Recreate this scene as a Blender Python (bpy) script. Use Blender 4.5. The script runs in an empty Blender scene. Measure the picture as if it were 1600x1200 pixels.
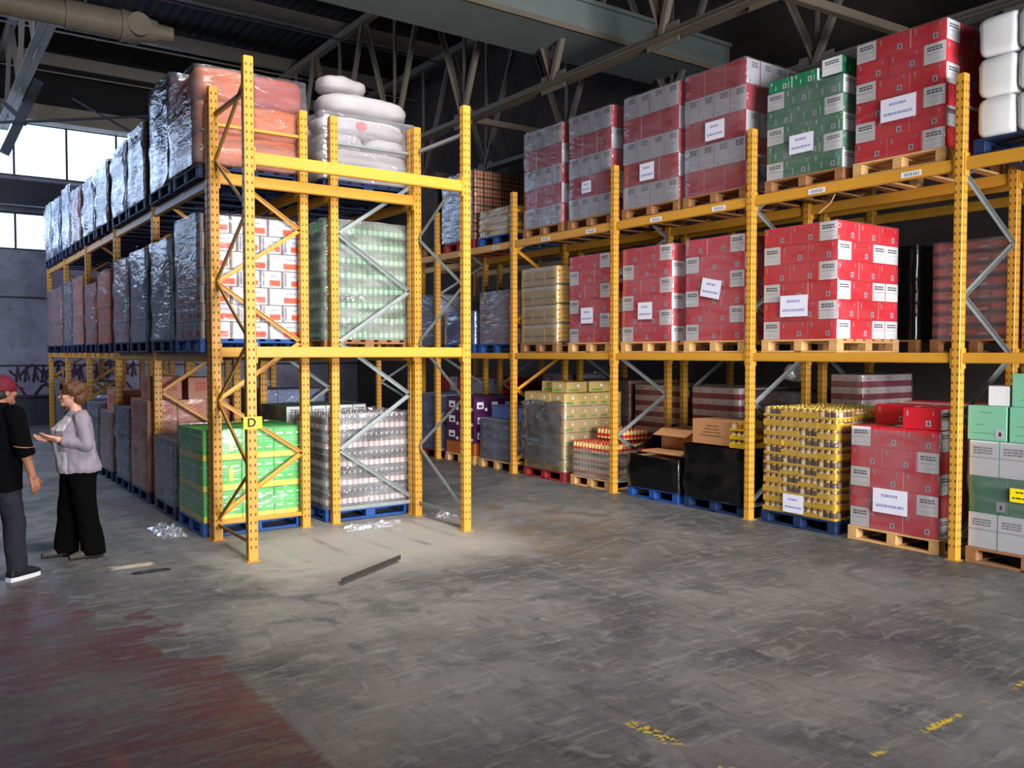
import bpy, bmesh, math, random
from mathutils import Vector, Matrix, noise
random.seed(7)
S = bpy.context.scene
COL = S.collection
V = Vector

# ------------------------------------------------------------------ materials
MATS = {}
def srgb(r, g, b):
    f = lambda c: (c/255/12.92) if c/255 <= .04045 else ((c/255+.055)/1.055)**2.4
    return (f(r), f(g), f(b), 1)
def newmat(name):
    m = bpy.data.materials.new(name); m.use_nodes = True
    nt = m.node_tree; nt.nodes.clear()
    out = nt.nodes.new('ShaderNodeOutputMaterial')
    return m, nt, out
def N(nt, t, **kw):
    n = nt.nodes.new(t)
    for k, v in kw.items():
        if k in n.inputs: n.inputs[k].default_value = v
        else: setattr(n, k, v)
    return n
def solid(name, col, rough=.6, metal=0, var=.12, scale=6, bump=0, spec=.4, coat=0):
    """base colour with a light noise variation"""
    m, nt, out = newmat(name)
    p = N(nt, 'ShaderNodeBsdfPrincipled', Roughness=rough, Metallic=metal)
    p.inputs['Specular IOR Level'].default_value = spec
    p.inputs['Coat Weight'].default_value = coat
    tc = N(nt, 'ShaderNodeTexCoord')
    nz = N(nt, 'ShaderNodeTexNoise', Scale=scale, Detail=4)
    nt.links.new(tc.outputs['Object'], nz.inputs['Vector'])
    mx = N(nt, 'ShaderNodeMix', data_type='RGBA')
    c = srgb(*col)
    mx.inputs[6].default_value = tuple(max(0, x*(1-var)) for x in c[:3])+(1,)
    mx.inputs[7].default_value = tuple(min(1, x*(1+var)) for x in c[:3])+(1,)
    nt.links.new(nz.outputs['Fac'], mx.inputs[0])
    nt.links.new(mx.outputs[2], p.inputs['Base Color'])
    if bump:
        b = N(nt, 'ShaderNodeBump', Strength=bump, Distance=.01)
        nt.links.new(nz.outputs['Fac'], b.inputs['Height']); nt.links.new(b.outputs[0], p.inputs['Normal'])
    nt.links.new(p.outputs[0], out.inputs[0])
    MATS[name] = m
    return m
def film_mat(name, haze, gloss, tint=(225, 228, 238), rough=.16, bump=.5, streak=1.0):
    """stretch film: see-through with wrinkled sheen"""
    m, nt, out = newmat(name)
    tc = N(nt, 'ShaderNodeTexCoord')
    mp = N(nt, 'ShaderNodeMapping'); mp.inputs['Scale'].default_value = (1.2, 1.2, 4.5)
    mp.inputs['Rotation'].default_value = (.15, .1, 0)
    nt.links.new(tc.outputs['Object'], mp.inputs[0])
    nz = N(nt, 'ShaderNodeTexNoise', Scale=2.2, Detail=3.5, Distortion=1.4)
    nt.links.new(mp.outputs[0], nz.inputs['Vector'])
    bp = N(nt, 'ShaderNodeBump', Strength=bump, Distance=.03)
    nt.links.new(nz.outputs['Fac'], bp.inputs['Height'])
    tr = N(nt, 'ShaderNodeBsdfTransparent')
    di = N(nt, 'ShaderNodeBsdfDiffuse', Color=srgb(*tint))
    gl = N(nt, 'ShaderNodeBsdfGlossy', Roughness=rough, Color=(1, 1, 1, 1))
    nt.links.new(bp.outputs[0], gl.inputs['Normal'])
    nz2 = N(nt, 'ShaderNodeTexNoise', Scale=1.6, Detail=3, Distortion=.8)
    nt.links.new(mp.outputs[0], nz2.inputs['Vector'])
    r = N(nt, 'ShaderNodeMapRange'); r.inputs['From Min'].default_value = .3; r.inputs['From Max'].default_value = .75
    r.inputs['To Min'].default_value = haze*(1-.6*streak); r.inputs['To Max'].default_value = min(1, haze*(1+.6*streak))
    nt.links.new(nz2.outputs['Fac'], r.inputs['Value'])
    m1 = N(nt, 'ShaderNodeMixShader')
    nt.links.new(r.outputs[0], m1.inputs[0]); nt.links.new(tr.outputs[0], m1.inputs[1]); nt.links.new(di.outputs[0], m1.inputs[2])
    lw = N(nt, 'ShaderNodeLayerWeight', Blend=.25); nt.links.new(bp.outputs[0], lw.inputs['Normal'])
    ma = N(nt, 'ShaderNodeMath', operation='MULTIPLY_ADD'); ma.inputs[1].default_value = .55; ma.inputs[2].default_value = gloss
    ma.use_clamp = True
    nt.links.new(lw.outputs['Fresnel'], ma.inputs[0])
    m2 = N(nt, 'ShaderNodeMixShader')
    nt.links.new(ma.outputs[0], m2.inputs[0]); nt.links.new(m1.outputs[0], m2.inputs[1]); nt.links.new(gl.outputs[0], m2.inputs[2])
    nt.links.new(m2.outputs[0], out.inputs[0])
    MATS[name] = m
    return m

solid('rack_yellow', (204, 146, 50), .42, var=.12, scale=3)
solid('rack_hole', (116, 80, 30), .8)
solid('rack_dirty', (176, 128, 40), .5, var=.2)
solid('galvanised', (150, 158, 158), .4, .5, var=.15, scale=12)
solid('dark_steel', (62, 60, 56), .6, .3)
solid('wood', (206, 160, 104), .75, var=.25, scale=9, bump=.2)
solid('wood_dark', (150, 104, 66), .8, var=.25, scale=9, bump=.2)
solid('pallet_blue', (28, 74, 142), .6, var=.3, scale=8, bump=.2)
solid('pallet_navy', (22, 44, 84), .6, var=.3, scale=8, bump=.2)
solid('pallet_red', (146, 38, 40), .7, var=.2, scale=8, bump=.2)
solid('red_card', (218, 34, 50), .45, var=.08)
solid('red_card_shaded', (170, 20, 38), .5, var=.08)  # red carton with the upper row's shade mixed into the colour
solid('green_card', (38, 122, 84), .5, var=.1)
solid('palegreen_card', (122, 184, 154), .6, var=.06)
solid('white_card', (226, 226, 230), .55, var=.04)
solid('soft_white', (196, 196, 206), .55, var=.04)
solid('tan_paper', (158, 148, 126), .8)
solid('grey_and_shaded_card', (176, 176, 186), .6, var=.06)  # grey print marks; also white carton ends with shade put in
solid('ink', (48, 46, 52), .7)
solid('ink_soft', (130, 128, 138), .7)
solid('orange_ink', (226, 84, 34), .6)
solid('red_ink', (186, 62, 50), .7)
solid('seam', (120, 110, 110), .8)
solid('blackish', (20, 19, 22), .6)
solid('kraft', (184, 132, 88), .75, var=.1)
solid('kraft_dark', (132, 86, 60), .8, var=.12)
solid('kraft_pink', (176, 124, 104), .7, var=.1)
solid('kraft_lime', (186, 158, 96), .75, var=.1)
solid('leaf_ink', (96, 148, 52), .7)
solid('lime_card', (62, 188, 70), .45, var=.08)
solid('band_yellow', (226, 206, 46), .5)
solid('tray_yellow', (222, 178, 22), .5, var=.15)
solid('jar_amber', (178, 120, 40), .3, var=.3)
solid('jar_cream', (216, 200, 160), .35, var=.3, scale=30)
solid('jar_brown', (84, 58, 40), .3, var=.4, scale=30)
solid('cap_gold', (220, 190, 90), .3, .4)
solid('bottle_dark', (52, 46, 48), .18, var=.3, scale=20)
solid('bottle_label', (214, 200, 196), .4, var=.2, scale=25)
solid('bottle_tag', (196, 130, 104), .4)
solid('cap_silver', (210, 206, 206), .25, .5)
solid('glass_green', (26, 124, 70), .2, var=.4, scale=12)
solid('pale_glass', (150, 196, 164), .25, var=.2, scale=12)
solid('orange_sack', (178, 90, 40), .5, var=.22, scale=5, bump=.4)
solid('red_sack', (150, 54, 40), .5, var=.2, scale=5, bump=.4)
solid('white_sack', (170, 163, 166), .55, var=.14, scale=5, bump=.35)
solid('white_bundle', (232, 232, 234), .35, var=.06, bump=.2)
solid('slate_card', (104, 106, 120), .6, var=.15)
solid('blue_card', (92, 120, 176), .5, var=.2)
solid('blue_bright', (60, 108, 190), .5, var=.2)
solid('silver_blue', (150, 164, 190), .4, var=.25, scale=5, bump=.4)
solid('tray_rust', (136, 72, 60), .6, var=.2)
solid('tray_orange', (176, 88, 60), .6, var=.2)
solid('copper', (196, 122, 84), .45, var=.25, scale=10)
solid('dark_brick', (58, 48, 46), .8, var=.2)
solid('purple', (70, 24, 72), .45, var=.15)
solid('stripe_red', (150, 40, 60), .6)
solid('stripe_grey', (220, 205, 205), .6)
solid('pink_grey', (176, 150, 150), .55, var=.12)
solid('box_yellow', (226, 186, 62), .5, var=.12)
solid('jar_red', (206, 40, 40), .35, var=.2)
solid('jar_cream2', (236, 196, 120), .35, var=.2)
solid('notice_paper', (222, 220, 236), .6, var=.03)
solid('notice_ink', (150, 150, 196), .7)
solid('sign_yellow', (250, 226, 20), .45, var=.02)
solid('steel_paint', (124, 117, 109), .6, var=.18, scale=3)
solid('steel_pale', (122, 112, 98), .6, var=.2, scale=3)
solid('girder_green', (122, 134, 132), .5, var=.12, scale=2)
solid('pipe_paint', (112, 102, 88), .6, var=.3, scale=6)
solid('frame_dark', (46, 50, 62), .6)
solid('roof_dark', (20, 19, 20), .9, var=.3)
solid('skin', (206, 150, 128), .5, var=.06, scale=20)
solid('skin_tan', (160, 106, 84), .5, var=.08, scale=20)
solid('hair_brown', (84, 52, 30), .6, var=.35, scale=40, bump=.6)
solid('hair_dark', (40, 32, 30), .6, var=.3, scale=40, bump=.6)
solid('cap_red', (100, 12, 36), .75, var=.12)
solid('black_cloth', (9, 9, 12), .95, var=.2, scale=15, spec=.05)
solid('black_trouser', (7, 7, 8), .95, var=.2, scale=15, spec=.05)
solid('jeans', (30, 31, 40), .9, var=.25, scale=25)
solid('grey_knit', (136, 126, 136), .85, var=.12, scale=30, bump=.3)
solid('pale_print', (196, 190, 198), .8, var=.5, scale=36)
solid('shoe_black', (24, 24, 28), .6)
solid('shoe_grey', (66, 62, 60), .7)
solid('rubber_white', (214, 216, 222), .6)
solid('lip', (170, 92, 88), .5)
solid('eye_dark', (30, 26, 26), .3)
solid('orange_cord', (196, 110, 50), .6)
solid('graffiti', (70, 46, 72), .9)
film_mat('film_clear', .05, .015, (222, 214, 222))
film_mat('film_light', .1, .04, (222, 216, 226))
film_mat('film_heavy', .34, .1, (150, 152, 170), bump=.7)
film_mat('film_silver', .34, .15, (112, 122, 150), bump=.6)
film_mat('film_glare', .2, .1, (226, 226, 232), bump=1.0)
film_mat('film_grey', .72, .12, (92, 92, 98), bump=1.0)
film_mat('film_white', .26, .14, (222, 226, 222), bump=.9)
film_mat('film_loose', .45, .15, (220, 222, 230), bump=1.0)
solid('film_black', (11, 11, 13), .22, var=.3, scale=5, bump=1.0)

def glass_mat():
    m, nt, out = newmat('window_glass')
    tr = N(nt, 'ShaderNodeBsdfTransparent', Color=(.9, .95, 1, 1))
    gl = N(nt, 'ShaderNodeBsdfGlossy', Roughness=.05)
    mx = N(nt, 'ShaderNodeMixShader'); mx.inputs[0].default_value = .06
    nt.links.new(tr.outputs[0], mx.inputs[1]); nt.links.new(gl.outputs[0], mx.inputs[2]); nt.links.new(mx.outputs[0], out.inputs[0])
    MATS['window_glass'] = m
glass_mat()

# ------------------------------------------------------------------ mesh builder
class MB:
    def __init__(s): s.v = []; s.f = []; s.m = []; s.mats = []; s.smooth = []
    def mi(s, mat):
        if mat not in s.mats: s.mats.append(mat)
        return s.mats.index(mat)
    def add(s, vs, fs, mat, smooth=False):
        b = len(s.v); s.v += [tuple(p) for p in vs]; i = s.mi(mat)
        for f in fs: s.f.append(tuple(b+k for k in f)); s.m.append(i); s.smooth.append(smooth)
    def quad(s, pts, mat): s.add(pts, [range(len(pts))], mat)
    def box(s, x0, x1, y0, y1, z0, z1, mat, skip=''):
        vs = [(x, y, z) for z in (z0, z1) for y in (y0, y1) for x in (x0, x1)]
        F = {'b': (0, 2, 3, 1), 't': (4, 5, 7, 6), 'y': (0, 1, 5, 4), 'Y': (2, 6, 7, 3), 'x': (0, 4, 6, 2), 'X': (1, 3, 7, 5)}
        s.add(vs, [F[k] for k in F if k not in skip], mat)
    def cbox(s, x0, x1, y0, y1, z0, z1, mats, c=.005):
        """box with chamfered edges; mats: dict per face or one name"""
        g = (lambda k: mats) if isinstance(mats, str) else (lambda k: mats.get(k, mats['d']))
        X, Y, Z = (x0, x1), (y0, y1), (z0, z1)
        def P(i, j, k, ax):
            p = [X[i], Y[j], Z[k]]; sg = [1 if q == 0 else -1 for q in (i, j, k)]
            for a in range(3):
                if a != ax: p[a] += sg[a]*c
            return tuple(p)
        for ax, ks in ((0, 'xX'), (1, 'yY'), (2, 'bt')):
            for e in (0, 1):
                o = [a for a in range(3) if a != ax]
                ring = []
                for (p, q) in ((0, 0), (1, 0), (1, 1), (0, 1)):
                    ix = [0, 0, 0]; ix[ax] = e; ix[o[0]] = p; ix[o[1]] = q
                    ring.append(P(*ix, ax))
                flip = (e == 0) != (ax == 1)
                s.quad(ring[::-1] if flip else ring, g(ks[e]))
        d = g('d')
        for ax in range(3):
            o = [a for a in range(3) if a != ax]
            for p in (0, 1):
                for q in (0, 1):
                    r = []
                    for (e, fa) in ((0, o[0]), (1, o[0]), (1, o[1]), (0, o[1])):
                        ix = [0, 0, 0]; ix[ax] = e; ix[o[0]] = p; ix[o[1]] = q
                        r.append(P(*ix, fa))
                    s.quad(r, d)
    def tube(s, pts, r, mat, n=8, caps=True):
        pts = [V(p) for p in pts]; rs = r if isinstance(r, (list, tuple)) else [r]*len(pts)
        rings = []
        for i, p in enumerate(pts):
            d = (pts[min(i+1, len(pts)-1)]-pts[max(i-1, 0)]).normalized()
            a = d.orthogonal().normalized() if i == 0 else (a-d*a.dot(d)).normalized()
            b = d.cross(a)
            rings.append([p+(a*math.cos(2*math.pi*k/n)+b*math.sin(2*math.pi*k/n))*rs[i] for k in range(n)])
        vs = [q for R in rings for q in R]; fs = []
        for i in range(len(pts)-1):
            for k in range(n):
                fs.append((i*n+k, i*n+(k+1) % n, (i+1)*n+(k+1) % n, (i+1)*n+k))
        s.add(vs, fs, mat, True)
        if caps:
            s.add(rings[0][::-1], [range(n)], mat); s.add(rings[-1], [range(n)], mat)
    def bar(s, p0, p1, w, h, mat, up=(0, 0, 1)):
        """rectangular bar, w across, h along 'up'"""
        p0, p1 = V(p0), V(p1); d = (p1-p0).normalized(); u = V(up)
        if abs(d.dot(u)) > .98: u = V((1, 0, 0))
        a = d.cross(u).normalized(); b = a.cross(d).normalized()
        vs = [p+a*i*w/2+b*j*h/2 for p in (p0, p1) for i, j in ((-1, -1), (1, -1), (1, 1), (-1, 1))]
        s.add(vs, [(0, 1, 2, 3), (7, 6, 5, 4), (0, 4, 5, 1), (1, 5, 6, 2), (2, 6, 7, 3), (3, 7, 4, 0)], mat)
    def angle(s, p0, p1, w, t, mat, up=(0, 0, 1)):
        """L-section bar"""
        p0, p1 = V(p0), V(p1); d = (p1-p0).normalized(); u = V(up)
        if abs(d.dot(u)) > .98: u = V((1, 0, 0))
        a = d.cross(u).normalized(); b = a.cross(d).normalized()
        s.bar(p0, p1, w, t, mat, up); s.bar(p0+a*w/2+b*w/2, p1+a*w/2+b*w/2, t, w, mat, up)
    def lathe(s, cx, cy, prof, mat, n=10):
        """prof: list of (r, z[, mat]) upwards"""
        for i in range(len(prof)-1):
            r0, z0 = prof[i][:2]; r1, z1 = prof[i+1][:2]; mm = prof[i][2] if len(prof[i]) > 2 else mat
            vs = []
            for r, z in ((r0, z0), (r1, z1)):
                for k in range(n): t = 2*math.pi*k/n; vs.append((cx+r*math.cos(t), cy+r*math.sin(t), z))
            s.add(vs, [(k, (k+1) % n, n+(k+1) % n, n+k) for k in range(n)], mm, True)
        r, z = prof[-1][:2]
        s.add([(cx+r*math.cos(2*math.pi*k/n), cy+r*math.sin(2*math.pi*k/n), z) for k in range(n)], [range(n)], prof[-1][2] if len(prof[-1]) > 2 else mat)
    def grid(s, P, mat, smooth=True, closed=False):
        nu, nv = len(P), len(P[0])
        vs = [q for R in P for q in R]; fs = []
        for i in range(nu-1):
            for j in range(nv-1 if not closed else nv):
                j2 = (j+1) % nv
                fs.append((i*nv+j, i*nv+j2, (i+1)*nv+j2, (i+1)*nv+j))
        s.add(vs, fs, mat, smooth)
    def mesh(s, name):
        me = bpy.data.meshes.new(name); me.from_pydata(s.v, [], s.f)
        for k in s.mats: me.materials.append(MATS[k])
        me.polygons.foreach_set('material_index', s.m); me.polygons.foreach_set('use_smooth', s.smooth)
        me.update(); return me
    def build(s, name, parent=None, loc=(0, 0, 0), rz=0): return place(name, s.mesh(name), parent, loc, rz)
def place(name, me, parent=None, loc=(0, 0, 0), rz=0):
    o = bpy.data.objects.new(name, me); COL.objects.link(o); o.parent = parent
    o.location = loc; o.rotation_euler = (0, 0, rz); return o
def tag(o, label=None, cat=None, group=None, kind=None):
    if label: o['label'] = label
    if cat: o['category'] = cat
    if group: o['group'] = group
    if kind: o['kind'] = kind
    return o
def empty(name, loc, label=None, cat=None, group=None, rz=0, parent=None):
    o = bpy.data.objects.new(name, None); COL.objects.link(o); o.location = loc; o.rotation_euler = (0, 0, rz)
    o.parent = parent; o.empty_display_size = .1
    return tag(o, label, cat, group)
def struct(name, mb): return tag(mb.build(name), kind='structure')

# ------------------------------------------------------------------ camera
H = 1.9
yaw, pitch = math.atan(950/1338), math.atan(48/1338)
fw = V((math.sin(yaw)*math.cos(pitch), math.cos(yaw)*math.cos(pitch), -math.sin(pitch)))
rt = V((math.cos(yaw), -math.sin(yaw), 0)); up = rt.cross(fw)
cam = bpy.data.cameras.new('camera'); cam.sensor_width = 36; cam.lens = 1338/1600*36; cam.clip_end = 200
co = bpy.data.objects.new('camera', cam); COL.objects.link(co)
M = Matrix((rt, up, -fw)).transposed().to_4x4(); M.translation = (0, 0, H); co.matrix_world = M
S.camera = co

# ------------------------------------------------------------------ room shell
XL, XR, YB, YF, ZR = -6.0, 12.2, -6.0, 26.0, 9.9
def floor_mat():
    m, nt, out = newmat('concrete_floor'); L = nt.links.new
    tc = N(nt, 'ShaderNodeTexCoord'); sx = N(nt, 'ShaderNodeSeparateXYZ'); L(tc.outputs['Object'], sx.inputs[0])
    def noi(scale, det=5, dist=0, sc=(1, 1, 1), rot=0):
        mp = N(nt, 'ShaderNodeMapping'); mp.inputs['Scale'].default_value = sc; mp.inputs['Rotation'].default_value = (0, 0, rot)
        L(tc.outputs['Object'], mp.inputs[0])
        n = N(nt, 'ShaderNodeTexNoise', Scale=scale, Detail=det, Distortion=dist); L(mp.outputs[0], n.inputs['Vector']); return n.outputs['Fac']
    def mth(op, a, b=None, c=None, clamp=False):
        n = N(nt, 'ShaderNodeMath', operation=op); n.use_clamp = clamp
        for i, q in enumerate((a, b, c)):
            if q is None: continue
            if isinstance(q, (int, float)): n.inputs[i].default_value = q
            else: L(q, n.inputs[i])
        return n.outputs[0]
    def rng(v, a, b, c=0, d=1):
        n = N(nt, 'ShaderNodeMapRange', interpolation_type='SMOOTHSTEP')
        for k, q in zip(('From Min', 'From Max', 'To Min', 'To Max'), (a, b, c, d)): n.inputs[k].default_value = q
        L(v, n.inputs['Value']); return n.outputs[0]
    def mix(f, a, b):
        n = N(nt, 'ShaderNodeMix', data_type='RGBA')
        if isinstance(f, (int, float)): n.inputs[0].default_value = f
        else: L(f, n.inputs[0])
        for i, q in ((6, a), (7, b)):
            if isinstance(q, tuple): n.inputs[i].default_value = q
            else: L(q, n.inputs[i])
        return n.outputs[2]
    X, Y = sx.outputs[0], sx.outputs[1]
    big = noi(.55, 4, .6); med = noi(2.2, 6, .8); fine = noi(26, 6); strk = noi(1.3, 6, 1.2, (.55, 1.9, 1), .5); strk2 = noi(1.6, 6, 1.4, (1.6, .6, 1), -.3)
    c = mix(rng(big, .35, .68), srgb(76, 76, 77), srgb(112, 111, 110))
    c = mix(rng(strk, .45, .75, 0, .4), c, srgb(62, 61, 62))
    c = mix(rng(strk2, .5, .8, 0, .3), c, srgb(136, 133, 128))
    c = mix(rng(med, .48, .7, 0, .6), c, srgb(54, 54, 55))
    scr = noi(9, 5, .8, (.35, 2.2, 1), .6); scr2 = noi(9, 5, .8, (2.0, .4, 1), .25); blot = noi(5.5, 6, 1.0)
    c = mix(rng(scr, .52, .72, 0, .42), c, srgb(140, 138, 135)); c = mix(rng(scr2, .54, .72, 0, .4), c, srgb(46, 46, 48)); c = mix(rng(blot, .55, .72, 0, .45), c, srgb(136, 134, 131))
    c = mix(rng(fine, .45, .75, 0, .14), c, srgb(150, 147, 142))
    # worn dark patch and rusty tint in the middle of the aisle
    d1 = mth('ADD', mth('POWER', mth('SUBTRACT', X, 5.6), 2), mth('MULTIPLY', mth('POWER', mth('SUBTRACT', Y, 7.4), 2), .5))
    c = mix(mth('MULTIPLY', rng(d1, 0, 2.6, 1, 0), rng(med, .35, .65, .0, .45)), c, srgb(112, 88, 60))
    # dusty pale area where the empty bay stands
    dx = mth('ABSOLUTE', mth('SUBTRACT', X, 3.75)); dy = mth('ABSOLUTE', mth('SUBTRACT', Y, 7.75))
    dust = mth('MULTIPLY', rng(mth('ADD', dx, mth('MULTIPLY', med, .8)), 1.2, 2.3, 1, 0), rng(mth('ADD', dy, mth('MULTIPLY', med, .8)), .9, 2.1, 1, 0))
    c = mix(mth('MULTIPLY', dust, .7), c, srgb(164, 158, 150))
    fr = mth('FRACT', mth('DIVIDE', mth('ADD', X, mth('MULTIPLY', med, .05)), .42))
    st = mth('MULTIPLY', mth('LESS_THAN', fr, .2), mth('MULTIPLY', mth('LESS_THAN', dx, 1.0), mth('MULTIPLY', mth('LESS_THAN', dy, .85), mth('GREATER_THAN', Y, 7.35))))
    c = mix(mth('MULTIPLY', st, rng(strk2, .35, .6, .55, .1)), c, srgb(104, 94, 84))
    # joint / crack running across
    jl = mth('SUBTRACT', mth('SUBTRACT', Y, 4.33), mth('MULTIPLY', X, .365))
    ja = mth('ABSOLUTE', mth('ADD', jl, mth('MULTIPLY', med, .02)))
    c = mix(mth('MULTIPLY', rng(ja, .0, .018, .3, 0), rng(med, .35, .6)), c, srgb(150, 146, 138))
    jd = mth('ABSOLUTE', mth('SUBTRACT', jl, .16))
    c = mix(mth('MULTIPLY', rng(jd, .0, .2, .45, 0), rng(strk, .35, .7)), c, srgb(52, 51, 52))
    # old red paint on the left, sharp edge along x = 1.56 for the near part
    edge = mth('ADD', X, mth('MULTIPLY', mth('SUBTRACT', fine, .5), .07))
    near = rng(mth('ADD', edge, mth('ADD', rng(Y, 4.9, 8.2, 0, .7), mth('MULTIPLY', rng(Y, 4.9, 5.6), mth('MULTIPLY', mth('SUBTRACT', med, .5), 1.6)))), 1.54, 1.6, 1, 0)
    wear = mth('MULTIPLY', rng(mth('ADD', mth('ADD', big, mth('MULTIPLY', med, .9)), rng(X, 1.0, 1.55, 0, -.22)), .8, 1.08, .85, .12), rng(mth('ADD', scr, mth('MULTIPLY', fine, .6)), .66, .95, 1, .35))
    fade = rng(Y, 6.8, 9.6, 1, .0)
    c = mix(mth('MULTIPLY', mth('MULTIPLY', near, .5), fade), c, srgb(74, 68, 70))
    c = mix(mth('MULTIPLY', mth('MULTIPLY', near, wear), fade), c, srgb(84, 38, 44))
    stripe = mth('MULTIPLY', rng(mth('ABSOLUTE', mth('SUBTRACT', edge, .78)), .03, .05, .55, 0), rng(Y, 3.9, 4.6, 1, 0))
    c = mix(stripe, c, srgb(150, 62, 56))
    # flecks of yellow line paint
    yl = mth('MULTIPLY', rng(mth('ABSOLUTE', mth('SUBTRACT', X, 3.02)), .02, .06, 1, 0), mth('GREATER_THAN', fine, .52))
    yl = mth('MULTIPLY', yl, mth('MULTIPLY', mth('LESS_THAN', Y, 3.2), mth('GREATER_THAN', med, .44)))
    yl2 = mth('MULTIPLY', rng(mth('ABSOLUTE', mth('SUBTRACT', Y, 2.26)), .01, .03, 1, 0), mth('MULTIPLY', mth('GREATER_THAN', fine, .5), mth('GREATER_THAN', X, 3.7)))
    yl2 = mth('MULTIPLY', yl2, rng(med, .5, .6))
    c = mix(mth('MAXIMUM', yl, yl2), c, srgb(196, 164, 44))
    p = N(nt, 'ShaderNodeBsdfPrincipled'); L(c, p.inputs['Base Color'])
    L(rng(med, .3, .7, .42, .68), p.inputs['Roughness']); p.inputs['Specular IOR Level'].default_value = .4
    b = N(nt, 'ShaderNodeBump', Strength=.12, Distance=.01); L(fine, b.inputs['Height']); L(b.outputs[0], p.inputs['Normal'])
    L(p.outputs[0], out.inputs[0]); MATS['floor'] = m
floor_mat()
def wall_mat(name, a, b, c2):
    m, nt, out = newmat(name); L = nt.links.new
    tc = N(nt, 'ShaderNodeTexCoord'); n1 = N(nt, 'ShaderNodeTexNoise', Scale=.7, Detail=6, Distortion=.6); n2 = N(nt, 'ShaderNodeTexNoise', Scale=5, Detail=6)
    L(tc.outputs['Object'], n1.inputs['Vector']); L(tc.outputs['Object'], n2.inputs['Vector'])
    r = N(nt, 'ShaderNodeValToRGB'); r.color_ramp.elements[0].position = .3; r.color_ramp.elements[0].color = srgb(*a); r.color_ramp.elements[1].position = .7; r.color_ramp.elements[1].color = srgb(*b)
    L(n1.outputs['Fac'], r.inputs[0]); mx = N(nt, 'ShaderNodeMix', data_type='RGBA'); mx.inputs[7].default_value = srgb(*c2)
    mr = N(nt, 'ShaderNodeMapRange'); mr.inputs['From Min'].default_value = .5; mr.inputs['From Max'].default_value = .8; mr.inputs['To Max'].default_value = .6
    L(n2.outputs['Fac'], mr.inputs[0]); L(mr.outputs[0], mx.inputs[0]); L(r.outputs[0], mx.inputs[6])
    p = N(nt, 'ShaderNodeBsdfPrincipled', Roughness=.85); L(mx.outputs[2], p.inputs['Base Color']); L(p.outputs[0], out.inputs[0]); MATS[name] = m
wall_mat('wall_concrete', (110, 110, 128), (156, 156, 176), (84, 82, 98))
wall_mat('wall_dark', (54, 46, 44), (78, 68, 64), (40, 36, 36))
mb = MB(); mb.box(XL-.2, XR+.2, YB-.2, YF+.2, -.3, 0, 'floor'); struct('floor', mb)
# corrugated roof deck
mb = MB(); P = []
nx = 150
for i in range(nx+1):
    x = XL-.2+(XR-XL+.4)*i/nx; z = ZR+(.05 if (i//1) % 2 else 0)
    P.append([(x, YB-.2, z), (x, YF+.2, z)])
mb.grid(P, 'roof_dark', False)
mb.box(XL-.2, XR+.2, YB-.2, YF+.2, ZR+.08, ZR+.25, 'roof_dark'); struct('ceiling', mb)
mb = MB(); mb.box(XR, XR+.2, YB, YF, 0, ZR, 'wall_dark'); struct('wall_right', mb)
mb = MB(); mb.box(XL-.2, XL, YB, YF, 0, ZR, 'wall_dark'); struct('wall_left', mb)
# wall behind the camera with the loading door opening
mb = MB(); DX0, DX1, DZ = -.5, 6.5, 4.6
mb.box(XL, DX0, YB-.2, YB, 0, ZR, 'wall_dark'); mb.box(DX1, XR, YB-.2, YB, 0, ZR, 'wall_dark'); mb.box(DX0, DX1, YB-.2, YB, DZ, ZR, 'wall_dark'); struct('wall_back', mb)
# end wall with two bands of windows
W1 = (4.62, 5.62); W2 = (6.55, 8.0); WX0, WX1 = -5, 6.2
mb = MB()
mb.box(XL, WX0, YF, YF+.2, 0, ZR, 'wall_concrete'); mb.box(WX1, XR, YF, YF+.2, 0, ZR, 'wall_concrete')
for a, b in ((0, W1[0]), (W1[1], W2[0]), (W2[1], ZR)): mb.box(WX0, WX1, YF, YF+.2, a, b, 'wall_concrete')
for z in (1.55, 3.35): mb.box(XL, XR, YF-.012, YF, z, z+.05, 'frame_dark')
wf = struct('wall_front', mb)
mb = MB()     # spray-paint strokes on the wall
rg = random.Random(3)
def stroke(pts, r=.03): mb.tube([(x, YF-.02, z) for x, z in pts], r, 'graffiti', 5)
for k in range(4):
    ox, oz = 2.3+.75*k+.4, .9+.1*(k % 2)
    stroke([(ox-.5+.1*i, oz+.18*math.sin(i*.9+k)) for i in range(11)])
    stroke([(ox-.45+.09*i, oz+.55-.15*math.sin(i*.8+k)) for i in range(10)])
    for q in range(4): x = ox-.3+.2*q; stroke([(x, oz+.25), (x+.04, oz+.7), (x+.1, oz+.3)])
o = mb.build('trim_1'); tag(o, 'dark looping spray paint scrawl on the grey end wall', kind='structure')
for i, (za, zb) in enumerate((W1, W2)):
    mb = MB(); n = 9
    for k in range(n+1):
        x = WX0+(WX1-WX0)*k/n; mb.box(x-.025, x+.025, YF+.05, YF+.1, za, zb, 'frame_dark')
    for z in (za, zb-.05): mb.box(WX0, WX1, YF+.04, YF+.11, z, z+.05, 'frame_dark')
    w = tag(mb.build('window_%d' % (i+1)), kind='structure')
    g = MB(); g.box(WX0+.03, WX1-.03, YF+.07, YF+.08, za+.05, zb-.05, 'window_glass'); g.build('pane', w)
mb = MB(); mb.box(XL, 4.2, YF-.35, YF-.05, 0, .75, 'frame_dark'); mb.box(XL, 4.2, YF-.4, YF-.05, .75, .8, 'dark_steel'); struct('baseboard_front', mb)
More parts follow.
